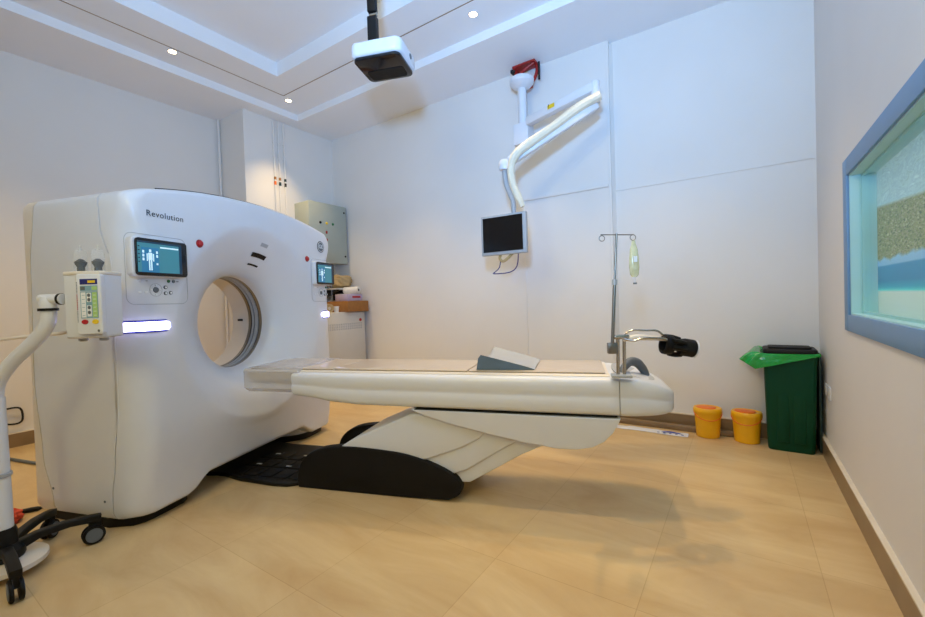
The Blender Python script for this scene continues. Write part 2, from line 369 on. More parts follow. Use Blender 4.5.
mb = MB(); mb.box((XR + .112, (WY0 + WY1) / 2, (WZ0 + WZ1) / 2), (.014, WY1 - WY0, WZ1 - WZ0)); o = mb.obj('beach_print', 'mural'); tag(o, 'beach scene print with sea, sand and foliage behind the window glass', 'picture')

# ------------------------------------------------------------------ downlights
mb = MB(); mb.lathe([(.045, .001), (.047, -.003), (.034, -.006), (.032, 0.0)], (0, 0, 0), ring=True)
dl = thing('downlight', 'warm ceiling downlight nearest the left edge, above the left wall', 'ceiling light', (DOWN[4][0], DOWN[4][1], ZA), group='warm ceiling downlights')
mb.obj('bezel', 'white', dl); MB().lathe([(.0, -.001), (.033, -.001), (.033, -.004), (0, -.004)], seg=24).obj('lamp_lens', 'lamp', dl)
labs = {0: 'round warm ceiling downlight in the ceiling corner above the wall conduits', 2: 'round warm ceiling downlight to the right of the ceiling projector'}
for i, (x, y) in enumerate(DOWN):
    if i in (0, 1, 2, 3):
        if i == 1 or i == 3: lab = 'round warm ceiling downlight hidden behind the ceiling projector' if i == 1 else 'round warm ceiling downlight above the top edge of the view'
        else: lab = labs[i]
        r = dup(dl); r.location = (x, y, ZA); r['label'] = lab

# ------------------------------------------------------------------ CT gantry
TH = math.radians(18.5)
def AWz(a, w_, z=0): return V((math.cos(TH) * a - math.sin(TH) * w_, math.sin(TH) * a + math.cos(TH) * w_, z))
G = thing('ct_scanner', 'large white CT scanner gantry with round bore, two touch displays and blue light bars', 'medical scanner', AWz(-2.6, 2.57), TH)
HW, CZ = .93, 1.07
def sstep(t): t = max(0, min(1, t)); return t * t * (3 - 2 * t)
def ztop(y): return 1.925 - .115 * (abs(y) / HW) ** 2.1
def zbot(y): return .055 + .085 * sstep((.62 - abs(y)) / .16)
def inside(y, z):
    if abs(y) > HW or z > ztop(y) or z < zbot(y): return False
    r = .06; yy = abs(y)
    if yy > HW - r and z > ztop(HW) + .01 - r:
        return (yy - (HW - r)) ** 2 + (z - (ztop(HW) + .01 - r)) ** 2 < r * r
    return True
NPH = 240
PH = [2 * PI * i / NPH for i in range(NPH)]
def rad(p):
    lo, hi = .3, 2.0
    for _ in range(40):
        m = (lo + hi) / 2
        if inside(m * math.cos(p), CZ + m * math.sin(p)): lo = m
        else: hi = m
    return lo
RAD = [rad(p) for p in PH]
FX, BX = .38, -.445
def tuck(z): return .04 * sstep((.55 - z) / .5)
def rc(p):
    R0 = rad(p); return .035 + .115 * sstep((R0 * abs(math.cos(p)) - .84) / .08) * (1 - .6 * sstep((CZ + R0 * math.sin(p) - 1.6) / .15))
def interp(tab, z):
    if z <= tab[0][0]: return tab[0][1]
    for (a, b), (c, d) in zip(tab, tab[1:]):
        if z <= c: t = sstep((z - a) / (c - a)); return b + (d - b) * t
    return tab[-1][1]
FS = [(.05, .178), (.17, .178), (.38, .21), (.65, .246), (1.42, .243), (1.63, .18), (1.8, .17)]
BS = [(.1, -.27), (.37, -.34), (.8, -.38), (1.43, -.365), (1.8, -.32)]
def shell(mb, rings, mi=0, close=False):
    idx = []
    for ringf in rings:
        idx.append([mb.bm.verts.new(ringf(i)) for i in range(NPH)])
    for a, b in zip(idx, idx[1:]):
        for i in range(NPH):
            j = (i + 1) % NPH; f = mb.bm.faces.new((a[i], a[j], b[j], b[i])); f.material_index = mi
def pol(i, r, x): p = PH[i]; return V((x, r * math.cos(p), CZ + r * math.sin(p)))
def bodyring(inset, xf, tk=True):
    def f(i):
        r = RAD[i] - inset(PH[i]) if callable(inset) else RAD[i] - inset
        z = CZ + r * math.sin(PH[i]); x = xf(i, z) if callable(xf) else xf
        return pol(i, r, x - (tuck(z) if tk else 0))
    return f
# front cover: funnel, face, rounded corner to the seam
mb = MB()
fun = [(.340, .075), (.341, .10), (.344, .13), (.352, .155), (.372, .185), (.405, .22), (.445, .252), (.49, .282), (.535, .31), (.58, .335), (.62, .356), (.65, .370), (.67, .377), (.69, .38)]
rings = [(lambda i, r=r, x=x: pol(i, r, x)) for r, x in fun]
for k in range(1, 7):
    def f(i, t=k / 7):
        r = .69 + (RAD[i] - rc(PH[i]) - .69) * t; z = CZ + r * math.sin(PH[i]); return pol(i, r, FX - tuck(z))
    rings.append(f)
for k in range(0, 9):
    t = PI / 2 * k / 8
    rings.append(bodyring(lambda p, t=t: rc(p) * (1 - math.sin(t)), lambda i, z, t=t: FX - rc(PH[i]) * (1 - math.cos(t))))
rings.append(bodyring(0, lambda i, z: interp(FS, z) + .004, False))
rings.append(bodyring(.02, lambda i, z: interp(FS, z) + .002, False))
shell(mb, rings); mb.obj('front_cover', 'white', G, ang=50)
mb = MB()
rings = [bodyring(.02, lambda i, z: interp(FS, z) - .003, False), bodyring(0, lambda i, z: interp(FS, z) - .004, False)]
for k in range(1, 6): rings.append(bodyring(0, lambda i, z, k=k: interp(FS, z) * (1 - k / 6) + interp(BS, z) * k / 6, False))
rings += [bodyring(0, lambda i, z: interp(BS, z) + .004, False), bodyring(.02, lambda i, z: interp(BS, z) + .003, False)]
shell(mb, rings); mb.obj('side_cover', 'white', G, ang=50)
mb = MB(); rb = .06
rings = [bodyring(.02, lambda i, z: interp(BS, z) - .003, False), bodyring(0, lambda i, z: interp(BS, z) - .004, False)]
for k in range(9):
    t = PI / 2 * k / 8; rings.append(bodyring(rb * (1 - math.cos(t)), lambda i, z, t=t: BX + rb * (1 - math.sin(t)), False))
for r, x in [(.62, BX), (.58, BX + .01), (.5, BX + .06), (.42, BX + .14), (.36, BX + .24), (.345, BX + .3)]: rings.append(lambda i, r=r, x=x: pol(i, r, x))
shell(mb, rings); mb.obj('rear_cover', 'cream', G, ang=50)
# dark chassis seen in the gaps
mb = MB(); shell(mb, [bodyring(.12, lambda i, z: interp(FS, z) + .03, False), bodyring(.03, lambda i, z: interp(FS, z) + .02, False), bodyring(.03, -.41, False), bodyring(.1, -.42, False)]); mb.obj('chassis', 'dark', G)
mb = MB(); mb.tube([(FX - .045, y, ztop(y) + .001) for y in [-.74 + 1.5 * k / 24 for k in range(25)]], .006, seg=8, smooth=0); mb.obj('top_trim', 'dark', G)
# bore liner with the scan ring
mb = MB(); x = BX + .3
shell(mb, [lambda i: pol(i, .345, -.22), lambda i: pol(i, .345, -.06)]); mb.obj('bore_liner', 'cream', G)
mb = MB()
bands = [(.078, .352, 1), (.070, .340, 1), (.048, .340, 1), (.047, .346, 2), (.038, .346, 2), (.037, .338, 0), (.008, .338, 0), (.007, .346, 2), (-.002, .346, 2), (-.003, .338, 0), (-.022, .338, 0), (-.023, .346, 2), (-.030, .346, 2), (-.031, .338, 1), (-.055, .338, 1), (-.062, .35, 1)]
for (x0, r0, m0), (x1, r1, m1) in zip(bands, bands[1:]): shell(mb, [lambda i, r=r0, x=x0: pol(i, r, x), lambda i, r=r1, x=x1: pol(i, r, x)], mi=m1)
mb.box((-.14, .337, CZ), (.045, .008, .016), mi=2); mb.obj('scan_ring', ['grey', 'steelb', 'dark'], G)
# black plinth and white feet following the concave front
def plinth(zz0, zz1, off, m, name):
    pts = []
    ys = [-.93 + 1.86 * k / 40 for k in range(41)]
    for y in ys:
        ay = abs(y); xf = .27 - .0 * ay
        xf -= .30 * sstep((.62 - ay) / .32)
        if ay > .80: xf -= .15 * (1 - math.sqrt(max(0, 1 - ((ay - .80) / .13) ** 2)))
        pts.append((xf + off, y * (HW + off * .5) / HW * .985))
    pts += [(BX + .1, .90), (BX + .04, .84), (BX + .04, -.84), (BX + .1, -.90)]
    MB().prism(pts, zz0, zz1, axis='z').obj(name, m, G)
plinth(0, .05, .0, 'black', 'plinth'); plinth(.05, .15, -.012, 'white', 'foot_cover')
# cover screws on the side seams
for sx, zz in ((.19 - .07, .15), (-.27, .19)):
    MB().cyl((sx, -.932, zz), (sx, -.926, zz), .007, seg=12).obj('screw', 'midgrey', G)
# writing and badges on the face
def FM(y, z, x=FX + .0015): return Matrix.Translation((x, y, z)) @ Matrix(((0, 0, 1, 0), (1, 0, 0, 0), (0, 1, 0, 0), (0, 0, 0, 1)))
MB().text('Revolution', .046, FM(-.725, 1.700), depth=.0004).obj('lettering', 'dark', G)
mb = MB(); mb.lathe([(0, .003), (.05, .003), (.052, 0)], (FX, .755, 1.70), axis=(1, 0, 0), mi=0); mb.lathe([(.040, .0045), (.043, .0045), (.043, .003), (.040, .003)], (FX, .755, 1.70), axis=(1, 0, 0), mi=1, ring=True)
mb.text('GE', .048, FM(.755, 1.70, FX + .004), mi=1); mb.obj('badge', ['midgrey', 'kbdw'], G)
for s in (-1, 1):
    e = MB().lathe([(0, .016), (.012, .016), (.017, .012), (.019, .0)], (FX, s * .53 + .02, 1.574), axis=(1, 0, 0)).obj('emergency_stop', 'red', G)
    MB().lathe([(.0, .0035), (.023, .0035), (.025, 0)], (FX, s * .53 + .02, 1.574), axis=(1, 0, 0)).obj('collar', 'redor', e)
# badges inside the top of the funnel
def funx(r):
    for (a, b), (c, d) in zip(fun, fun[1:]):
        if a <= r <= c: return b + (d - b) * (r - a) / (c - a)
    return FX
for nm, ra, rb_, hw, m in (('laser_window', .425, .437, .05, 'black'), ('camera_window', .485, .515, .07, 'black'), ('funnel_badge', .565, .59, .035, 'grey')):
    mb = MB(); n = 10; A = []; B = []
    for k in range(n + 1):
        p = PI / 2 - .17 + (hw / ((ra + rb_) / 2)) * (1 - 2 * k / n)
        for r, lst in ((ra, A), (rb_, B)): lst.append(mb.bm.verts.new(V((funx(r) + .003, r * math.cos(p), CZ - .002 + r * math.sin(p)))))
    for k in range(n): mb.bm.faces.new((A[k], A[k + 1], B[k + 1], B[k]))
    mb.obj(nm, m, G, recalc=False)
# side light bars wrap the corner
for s in (-1, 1):
    mb = MB(); n = 14; path = []
    for k in range(n + 1):
        t = k / n
        y = .74 + t * .28
        if y < HW - .15: x = FX
        path.append(y)
    pts = [(FX + .001, .735), (FX + .001, .740), (FX + .001, .752)]
    for k in range(0, 9): a = PI / 2 * k / 8 * 1.0; pts.append((FX - .15 + .152 * math.cos(a), HW - .15 + .152 * math.sin(a)))
    for mi, (h, off) in enumerate(((.034, .0), (.024, .009))):
        nn = len(pts)
        for i in range(nn - 1):
            x0, y0 = pts[i]; x1, y1 = pts[i + 1]
            h0, h1 = [h * (.35 if q_ in (0, nn - 1) else .8 if q_ == 1 else 1) for q_ in (i, i + 1)]; v = [V((x0, s * y0, 1.088 - h0)), V((x1, s * y1, 1.088 - h1)), V((x1, s * y1, 1.088 + h1)), V((x0, s * y0, 1.088 + h0))]
            c = V((FX - .15, s * (HW - .15), 1.088)); 
            def push(q): d = V((q.x - c.x, q.y - c.y, 0)) if abs(q.y) > HW - .15 else V((1, 0, 0)); return q + d.normalized() * (off + .002)
            v2 = [push(q) for q in v]; mb._add(v + v2, [(4, 5, 6, 7), (0, 1, 5, 4), (2, 3, 7, 6)] + ([(0, 4, 7, 3)] if i == 0 else []) + ([(1, 2, 6, 5)] if i == nn - 2 else []), mi)
    mb.obj('light_bar', ['navy', 'ledbar'], G, recalc=True)
# displays and key panels
for s in (-1, 1):
    kw = 1 if s < 0 else .88
    yc = -.80 if s < 0 else .738
    hs = MB().prism(rrect(yc, 1.455, .305 * kw, .205, .02), FX, FX + .042, axis='x', bev=.006).obj('display_housing', 'white', G)
    MB().prism(rrect(yc + .006, 1.455, .290 * kw, .196, .018), FX + .042, FX + .056, axis='x', bev=.003).obj('bezel', 'screenoff', hs)
    mb = MB(); xx = FX + .0575
    def rect(y0, y1, z0, z1, mi, dx=0): mb._add([(xx + dx, yc + y0 * kw, 1.455 + z0), (xx + dx, yc + y1 * kw, 1.455 + z0), (xx + dx, yc + y1 * kw, 1.455 + z1), (xx + dx, yc + y0 * kw, 1.455 + z1)], [(0, 1, 2, 3)], mi)
    rect(-.135, .115, -.082, .082, 3); rect(-.135, .098, -.08, .072, 0, .0003); rect(-.115, -.02, -.08, .05, 1, .0006); rect(-.012, .095, .052, .06, 2, .0006); rect(-.01, .095, -.075, .044, 0, .0006)
    for (y0, y1, z0, z1) in ((-.079, -.057, -.015, .022), (-.074, -.062, .025, .040), (-.088, -.082, -.022, .018), (-.054, -.048, -.022, .018), (-.077, -.070, -.07, -.013), (-.066, -.059, -.07, -.013), (-.11, -.1, .02, .034), (-.11, -.1, -.0, .014), (-.11, -.1, -.02, -.006), (-.036, -.026, .02, .034), (-.036, -.026, 0, .014), (-.036, -.026, -.04, -.03)):
        rect(y0, y1, z0, z1, 2, .0012)
    for k in range(5): rect(-.133, -.123, .05 - k * .02, .056 - k * .02, 3, .0012)
    mb.obj('screen', ['scr1', 'scr2', 'scr3', 'scr4'], hs, recalc=False)
    # outline of the key panel and its keys
    ol = rrect(yc + .018, 1.395, .35 * kw, .375, .04)
    kp = MB().tube([(FX + .0, y, z) for y, z in ol] + [(FX, ol[0][0], ol[0][1])], .0017, seg=6, smooth=0).obj('key_panel', 'grey', G)
    def key(y, z, r, m, sq=False):
        if sq: MB().box((FX + .002, yc + y, z), (.005, r * 2.2, r * 1.5), bev=.001).obj('key', m, kp)
        else: MB().lathe([(0, .005), (r * .9, .005), (r, .0)], (FX, yc + y, z), axis=(1, 0, 0), seg=16).obj('key', m, kp)
    key(.075, 1.335, .009, 'keyg'); key(.105, 1.335, .009, 'midgrey'); key(.13, 1.335, .005, 'grey', True)
    key(-.09, 1.333, .006, 'kbdw', True); key(-.05, 1.333, .004, 'grey', True); key(-.09, 1.272, .007, 'kbdw', True); key(-.055, 1.272, .007, 'kbdw', True)
    key(0, 1.285, .016, 'midgrey')
    for (dy, dz) in ((.026, 0), (-.026, 0), (0, .026), (0, -.026)): key(dy, 1.285 + dz, .0045, 'kbdw')
    MB().lathe([(.034, .0015), (.036, .0015), (.036, 0), (.034, 0)], (FX, yc, 1.285), axis=(1, 0, 0), ring=True).obj('key_ring', 'grey', kp)
    for (dy, dz) in ((.055, .015), (.055, -.018), (.085, -.015)): key(dy, 1.285 + dz, .0105, 'midgrey'); MB().lathe([(0, .0062), (.006, .0062), (.006, .004)], (FX, yc + dy, 1.285 + dz), axis=(1, 0, 0), seg=12).obj('key', 'kbdw', kp)

# ------------------------------------------------------------------ patient table
TW = 2.54
TB = thing('patient_table', 'white motorised patient table with long top, black rounded base and folded lifting arms', 'patient table', AWz(-1.2, TW), TH)
def X(a): return a + 1.2
# upper body: lofted cross-section along its length
prof = [(-.235, .748), (-.262, .746), (-.275, .738), (-.282, .722), (-.284, .700), (-.2825, .676), (-.280, .662), (-.2775, .652), (-.279, .642), (-.282, .632), (-.283, .605), (-.281, .575), (-.275, .558), (-.262, .549), (-.2, .546)]
full = prof + [(-y, z) for y, z in prof[::-1]]
def loft(mb, stations, mi=0, pr=full):
    rows = []
    for (xx, sy, zt, zb) in stations:
        rows.append([mb.bm.verts.new((xx, y * sy, zb + (z - .546) / (.748 - .546) * (zt - zb))) for y, z in pr])
    n = len(pr)
    for a, b in zip(rows, rows[1:]):
        for i in range(n): j = (i + 1) % n; mb.bm.faces.new((a[i], a[j], b[j], b[i])).material_index = mi
    mb.bm.faces.new(rows[0][::-1]).material_index = mi; mb.bm.faces.new(rows[-1]).material_index = mi
mb = MB(); loft(mb, [(X(-1.765), .96, .742, .612), (X(-1.76), .985, .745, .606), (X(-1.745), 1, .746, .600), (X(-1.6), 1, .746, .588), (X(-1.5), 1, .746, .570), (X(-1.3), 1, .746, .556), (X(.2), 1, .746, .546)])
mb.obj('table_body', 'white', TB, ang=40)
mb = MB(); loft(mb, [(X(.203), .985, .742, .548), (X(.206), 1, .744, .546), (X(.28), .99, .740, .547), (X(.34), .955, .726, .549), (X(.39), .90, .708, .552), (X(.43), .83, .690, .556), (X(.46), .74, .674, .562), (X(.475), .62, .664, .571), (X(.480), .48, .655, .582)])
mb.obj('foot_end_cap', 'white', TB, ang=40)
# thin dark seam under the body then the rounded lower cover
lc = [(X(-.95), .553), (X(-.93), .540), (X(-.88), .522), (X(-.72), .478), (X(-.5), .432), (X(-.3), .395), (X(-.12), .372), (X(-.02), .372), (X(.06), .388), (X(.12), .420), (X(.165), .468), (X(.195), .52), (X(.205), .546)]
MB().prism([(a, b - .009) for a, b in lc], -.274, .274, axis='y', bev=.03, seg=4).obj('lower_cover', 'white', TB, ang=40)
MB().box((X(-.37), 0, .5455), (1.12, .546, .003)).obj('seam', 'dark', TB)
# cradle tongue reaching to the bore, transparent sleeve over it, vinyl pad over all
cr = [(-.235, .749), (-.225, .757), (-.12, .752), (0, .75), (.12, .752), (.225, .757), (.235, .749), (.21, .69), (.12, .64), (-.12, .64), (-.21, .69)]
MB().prism(cr, X(-2.15), X(.16), axis='x').obj('cradle', 'cream', TB)
pad = [(-.205, .757), (-.21, .764), (-.195, .770), (-.1, .768), (0, .766), (.1, .768), (.195, .770), (.21, .764), (.205, .757)]
mb = MB()
for (a0, a1) in ((-2.13, -1.50), (-1.492, -.62), (-.612, .14)):
    mb.prism(pad, X(a0), X(a1), axis='x', bev=.004)
mb.obj('pad', 'pad', TB)
slv = [(-.262, .752), (-.25, .768), (-.1, .773), (.1, .773), (.25, .768), (.262, .752), (.262, .64), (.22, .61), (-.22, .61), (-.262, .64)]
MB().prism(slv, X(-2.145), X(-1.72), axis='x', bev=.01).obj('plastic_sleeve', 'film', TB, ang=20)
# foot end grey handle arch and top plate
MB().tube([(X(.22), -.13, .735), (X(.245), -.10, .775), (X(.28), -.06, .80), (X(.32), -.02, .79), (X(.355), .01, .75), (X(.375), .02, .71)], [.016, .02, .024, .026, .024, .018], seg=12).obj('grey_handle', 'midgrey', TB)
hp = smoothpoly([(X(.20), -.16), (X(.30), -.17), (X(.38), -.12), (X(.41), 0), (X(.38), .12), (X(.30), .17), (X(.20), .16)], 4)
mb = MB(); vs = [(x, y, .749 - max(0, x - X(.24)) * .30) for x, y in hp]; n = len(vs); mb._add(vs + [(x, y, z + .006) for x, y, z in vs], [tuple(range(n, 2 * n))] + [(i, (i + 1) % n, n + (i + 1) % n, n + i) for i in range(n)]); mb.obj('control_plate', 'grey', TB)
# lifting arms
MB().prism([(X(-1.45), .21), (X(-1.46), .275), (X(-1.36), .335), (X(-.97), .505), (X(-.86), .51), (X(-.53), .436), (X(-.525), .41), (X(-.56), .375), (X(-.66), .32), (X(-.88), .235), (X(-1.1), .20)], -.232, .232, bev=.012).obj('lift_arm', 'white', TB)
MB().prism([(X(-1.0), .19), (X(-.9), .26), (X(-.55), .44), (X(-.33), .395), (X(-.35), .365), (X(-.40), .335), (X(-.64), .185), (X(-.72), .155)], -.215, .215, bev=.01).obj('lift_arm', 'white', TB)
MB().prism([(X(-1.0), .14), (X(-.9), .22), (X(-.4), .40), (X(-.14), .375), (X(-.32), .29), (X(-.56), .145), (X(-.63), .105), (X(-.9), .10)], -.198, .198, bev=.01).obj('lift_arm', 'white', TB)
# base: two black rounded rails, bed between them
rail = smoothpoly([(X(-1.765), .01), (X(-1.765), .09), (X(-1.735), .17), (X(-1.66), .235), (X(-1.55), .27), (X(-1.4), .285), (X(-1.2), .28), (X(-1.0), .262), (X(-.82), .210), (X(-.71), .155), (X(-.67), .10), (X(-.68), .05), (X(-.73), .02), (X(-.80), .008), (X(-1.2), .0), (X(-1.7), .0)], 3)
rail = [(a, max(.0, b)) for a, b in rail]
for s, m in ((-1, 0), (1, 0)):
    y0, y1 = (-.245, -.175) if s < 0 else (.235, .315); MB().prism(rail, y0, y1, bev=.022, seg=4).obj('base_rail', 'blackm', TB, ang=45)
MB().prism([(X(-1.7), .0), (X(-1.7), .12), (X(-1.3), .15), (X(-.85), .12), (X(-.80), .0)], -.176, .236).obj('base_bed', 'grey', TB)
# low black floor plate between gantry and base, with grip tiles
fp = smoothpoly([(X(-2.62), -.16), (X(-2.40), -.20), (X(-2.15), -.25), (X(-1.77), -.22), (X(-1.77), .26), (X(-1.9), .40), (X(-2.3), .42), (X(-2.62), .42)], 4)
fpl = MB().prism(fp, 0, .028, axis='z', bev=.008).obj('floor_plate', 'black', TB)
mb = MB()
for i in range(5):
    for j in range(3): mb.box((X(-2.3 + i * .12), -.14 + j * .15, .031), (.105, .13, .008), bev=.003)
mb.obj('grip_tiles', 'blackm', fpl)
for (a, y) in ((-2.25, -.03), (-2.0, -.03), (-2.25, .17), (-2.0, .17)): MB().box((X(a), y, .037), (.04, .012, .004)).obj('floor_mark', 'grey', fpl)

# positioning cushion on the table
HC = thing('head_cushion', 'blue-grey wedge cushion with raised sides lying on the patient table', 'cushion', AWz(-.40, TW, .771), TH)
mb = MB(); ns, nt_ = 12, 14; rows = []
for i in range(ns + 1):
    t = i / ns; xx = -.165 + .33 * t; h = .098 * (1 - t) ** .9 + .004
    if i == 0: h *= .72
    row = []
    for j in range(nt_ + 1):
        u = -1 + 2 * j / nt_; row.append(mb.bm.verts.new((xx + (.012 if i == 0 else 0), u * .205 * (1 - .06 * t * t), h * (.42 + .58 * abs(u) ** 2.2) * (1 if u < .5 else .95) if abs(u) < 1 else h * .90)))
    rows.append(row)
low = [[mb.bm.verts.new((v.co.x - (.012 if i == 0 else 0), v.co.y, 0)) for v in row] for i, row in enumerate(rows)]
for a, b in zip(rows, rows[1:]):
    for j in range(nt_): mb.bm.faces.new((a[j], a[j + 1], b[j + 1], b[j])).material_index = 1
for a, b in zip(low, low[1:]):
    for j in range(nt_): mb.bm.faces.new((a[j], b[j], b[j + 1], a[j + 1]))
for j in range(nt_): mb.bm.faces.new((rows[0][j], low[0][j], low[0][j + 1], rows[0][j + 1])); mb.bm.faces.new((rows[-1][j], rows[-1][j + 1], low[-1][j + 1], low[-1][j]))
for i in range(ns):
    mb.bm.faces.new((rows[i][0], rows[i + 1][0], low[i + 1][0], low[i][0])); mb.bm.faces.new((rows[i][-1], low[i][-1], low[i + 1][-1], rows[i + 1][-1]))
mb.obj('cushion_body', ['bluegrey', 'grey'], HC, ang=50)

# arm support clamped at the table foot
AS = thing('arm_support', 'steel arm support frame with black padded cuff at the foot of the table', 'arm support', (-.515, 2.19, .76), 0)
def rel(o, pts): return [V(p) - o.location for p in pts]
pt = lambda x, y, z: V((x, y, z)) - AS.location
for (x, y) in ((-.527, 2.19), (-.500, 2.208)):
    MB().cyl(pt(x, y, .765), pt(x + .003, y, .962), .0085, seg=14).obj('post', 'steel', AS)
MB().box(pt(-.513, 2.20, .764), (.10, .07, .014), rot=Matrix.Rotation(TH, 3, 'Z'), bev=.004).obj('clamp_base', 'grey', AS)
MB().box(pt(-.512, 2.2, .962), (.075, .045, .022), rot=Matrix.Rotation(.6, 3, 'Z'), bev=.006).obj('top_joint', 'steel', AS)
MB().box(pt(-.550, 2.178, .905), (.045, .035, .055), rot=Matrix.Rotation(.5, 3, 'Z'), bev=.004).obj('side_clamp', 'steelb', AS)
MB().tube([pt(-.51, 2.215, .962), pt(-.47, 2.245, .99), pt(-.405, 2.285, .988), pt(-.36, 2.315, .985), pt(-.33, 2.335, .955)], .0055, smooth=4).obj('rail', 'steel', AS)
MB().tube([pt(-.50, 2.19, .955), pt(-.45, 2.20, .943), pt(-.41, 2.215, .955), pt(-.34, 2.26, .953), pt(-.31, 2.28, .945)], .0055, smooth=4).obj('rail', 'steel', AS)
MB().tube([pt(-.50, 2.2, .948), pt(-.44, 2.235, .957), pt(-.37, 2.28, .950), pt(-.30, 2.325, .938)], [.010, .017, .012, .006], smooth=5).obj('arm_pad', 'cream', AS)
cd = (V((-.19, 2.415, .885)) - V((-.335, 2.315, .92))).normalized(); c0 = V((-.335, 2.315, .92))
mb = MB(); mb.lathe([(.040, 0), (.050, .004), (.052, .02), (.047, .045), (.041, .05), (.036, .03), (.037, .0)], c0 - AS.location, axis=cd, seg=28, ring=True)
mb.lathe([(.030, .085), (.040, .09), (.045, .11), (.045, .155), (.040, .16), (.034, .15), (.033, .09)], c0 - AS.location, axis=cd, seg=28, ring=True)
up = V((0, 0, 1)); sd = cd.cross(up).normalized()
for ang in (60, 100, 190, 250, 330):
    a = math.radians(ang); dv = up * math.cos(a) + sd * math.sin(a); p0 = c0 + dv * .045 + cd * .03; p1 = c0 + dv * .040 + cd * .10
    mb.tube([p0 - AS.location, (p0 + p1) / 2 + dv * .004 - AS.location, p1 - AS.location], .013, seg=8, smooth=3)
mb.obj('padded_cuff', 'blackm', AS)
MB().lathe([(.034, .160), (.044, .160), (.045, .166), (.040, .170), (.034, .168)], c0 - AS.location, axis=cd, seg=28, ring=True).obj('cuff_rim', 'white', AS)

# IV pole with one bag
IV = thing('iv_pole', 'thin steel infusion pole with two ring hooks clamped at the table foot', 'infusion pole', (-.549, 2.173, .88), 0)
pv = lambda x, y, z: V((x, y, z)) - IV.location
MB().cyl(pv(-.549, 2.173, .88), pv(-.532, 2.19, 1.24), .0085, seg=14).obj('lower_tube', 'steelb', IV)
MB().cyl(pv(-.532, 2.19, 1.24), pv(-.520, 2.205, 1.485), .0055, seg=12).obj('upper_rod', 'steelb', IV)
MB().cyl(pv(-.533, 2.189, 1.225), pv(-.5315, 2.1905, 1.252), .013, seg=16).obj('collar', 'grey', IV)
mb = MB(); mb.cyl(pv(-.588, 2.163, 1.482), pv(-.450, 2.257, 1.477), .0028, seg=8); mb.obj('crossbar', 'steelb', IV)
for (x, y) in ((-.583, 2.166), (-.452, 2.255)):
    mb = MB(); MBp = []
    for k in range(19): a = 2 * PI * k / 18 + .6; MBp.append(pv(x + .83 * .014 * math.sin(a), y + .55 * .014 * math.sin(a), 1.463 + .014 * math.cos(a)))
    mb.tube(MBp, .0022, seg=6, smooth=0); mb.obj('hook', 'steelb', IV)
BG = thing('infusion_bag', 'clear infusion bag with yellowish fluid hanging from the right hook of the pole', 'infusion bag', (-.449, 2.252, 1.262), math.radians(33.7))
mb = MB(); rows = []
shape = [(0, .012, .006), (.012, .022, .012), (.05, .026, .017), (.10, .024, .014), (.14, .020, .010), (.165, .012, .005), (.185, .008, .003)]
for (z, hx_, hy_) in shape:
    rows.append([mb.bm.verts.new((hx_ * math.cos(2 * PI * k / 16), hy_ * math.sin(2 * PI * k / 16), z)) for k in range(16)])
for a, b in zip(rows, rows[1:]):
    for k in range(16): mb.bm.faces.new((a[k], a[(k + 1) % 16], b[(k + 1) % 16], b[k]))
mb.bm.faces.new(rows[0][::-1]); mb.bm.faces.new(rows[-1]); mb.obj('bag_film', 'ivfluid', BG)
MB().cyl((0, 0, -.03), (0, 0, .002), .006, seg=12).obj('port', 'tube', BG); MB().cyl((0.002, 0, -.036), (0.002, 0, -.028), .009, seg=12).obj('port_cap', 'midgrey', BG)
MB().box((0, -.0175, .09), (.018, .001, .03)).obj('bag_label', 'kbdw', BG)

# ------------------------------------------------------------------ ceiling pendant arm with monitor
PA = thing('pendant_arm', 'white jointed ceiling pendant arm wrapped in plastic film by the back wall', 'pendant arm', (-1.74, 3.76, 2.68), 0)
q = lambda x, y, z: V((x, y, z)) - PA.location
mb = MB(); mb.box(q(-1.765, 3.935, 3.508), (.24, .13, .02)); mb.box(q(-1.755, 3.86, 3.30), (.10, .20, .025))
mb.tube([q(-1.87, 3.94, 3.50), q(-1.875, 3.93, 3.42), q(-1.82, 3.92, 3.33), q(-1.755, 3.90, 3.31)], .018, smooth=4)
mb.tube([q(-1.87, 3.90, 3.40), q(-1.77, 3.88, 3.44), q(-1.66, 3.89, 3.49)], .016, smooth=4)
mb.tube([q(-1.655, 3.93, 3.50), q(-1.64, 3.92, 3.42), q(-1.68, 3.91, 3.33), q(-1.755, 3.90, 3.31)], .016, smooth=4); mb.obj('ceiling_bracket', 'redor', PA)
MB().cyl(q(-1.62, 3.92, 3.33), q(-1.62, 3.92, 3.50), .011, seg=10).obj('threaded_rod', 'dark', PA); MB().box(q(-1.90, 3.95, 3.495), (.05, .09, .03)).obj('anchor_block', 'dark', PA)
MB().lathe([(0, .0), (.03, .0), (.085, .02), (.115, .055), (.118, .09), (.11, .1), (0, .1)], q(-1.735, 3.76, 3.20)).obj('canopy_disc', 'white', PA)
MB().cyl(q(-1.735, 3.76, 2.80), q(-1.735, 3.76, 3.21), .042, seg=28).obj('down_tube', 'white', PA)
MB().box(q(-1.73, 3.76, 2.755), (.155, .15, .20), bev=.012).obj('joint_block', 'white', PA)
a0, a1 = V((-1.655, 3.70, 2.845)), V((-.955, 3.47, 2.865))
def beam(mb, p0, p1, w_, h_, bev=.015, mi=0):
    d = (p1 - p0); L = d.length; x = d.normalized(); y = V((0, 0, 1)).cross(x).normalized(); z = x.cross(y)
    mb.box((p0 + p1) / 2 - PA.location, (L, w_, h_), rot=Matrix((x, y, z)).transposed(), bev=bev, mi=mi)
mb = MB(); beam(mb, a0, a1, .08, .078); mb.obj('upper_beam', 'white', PA)
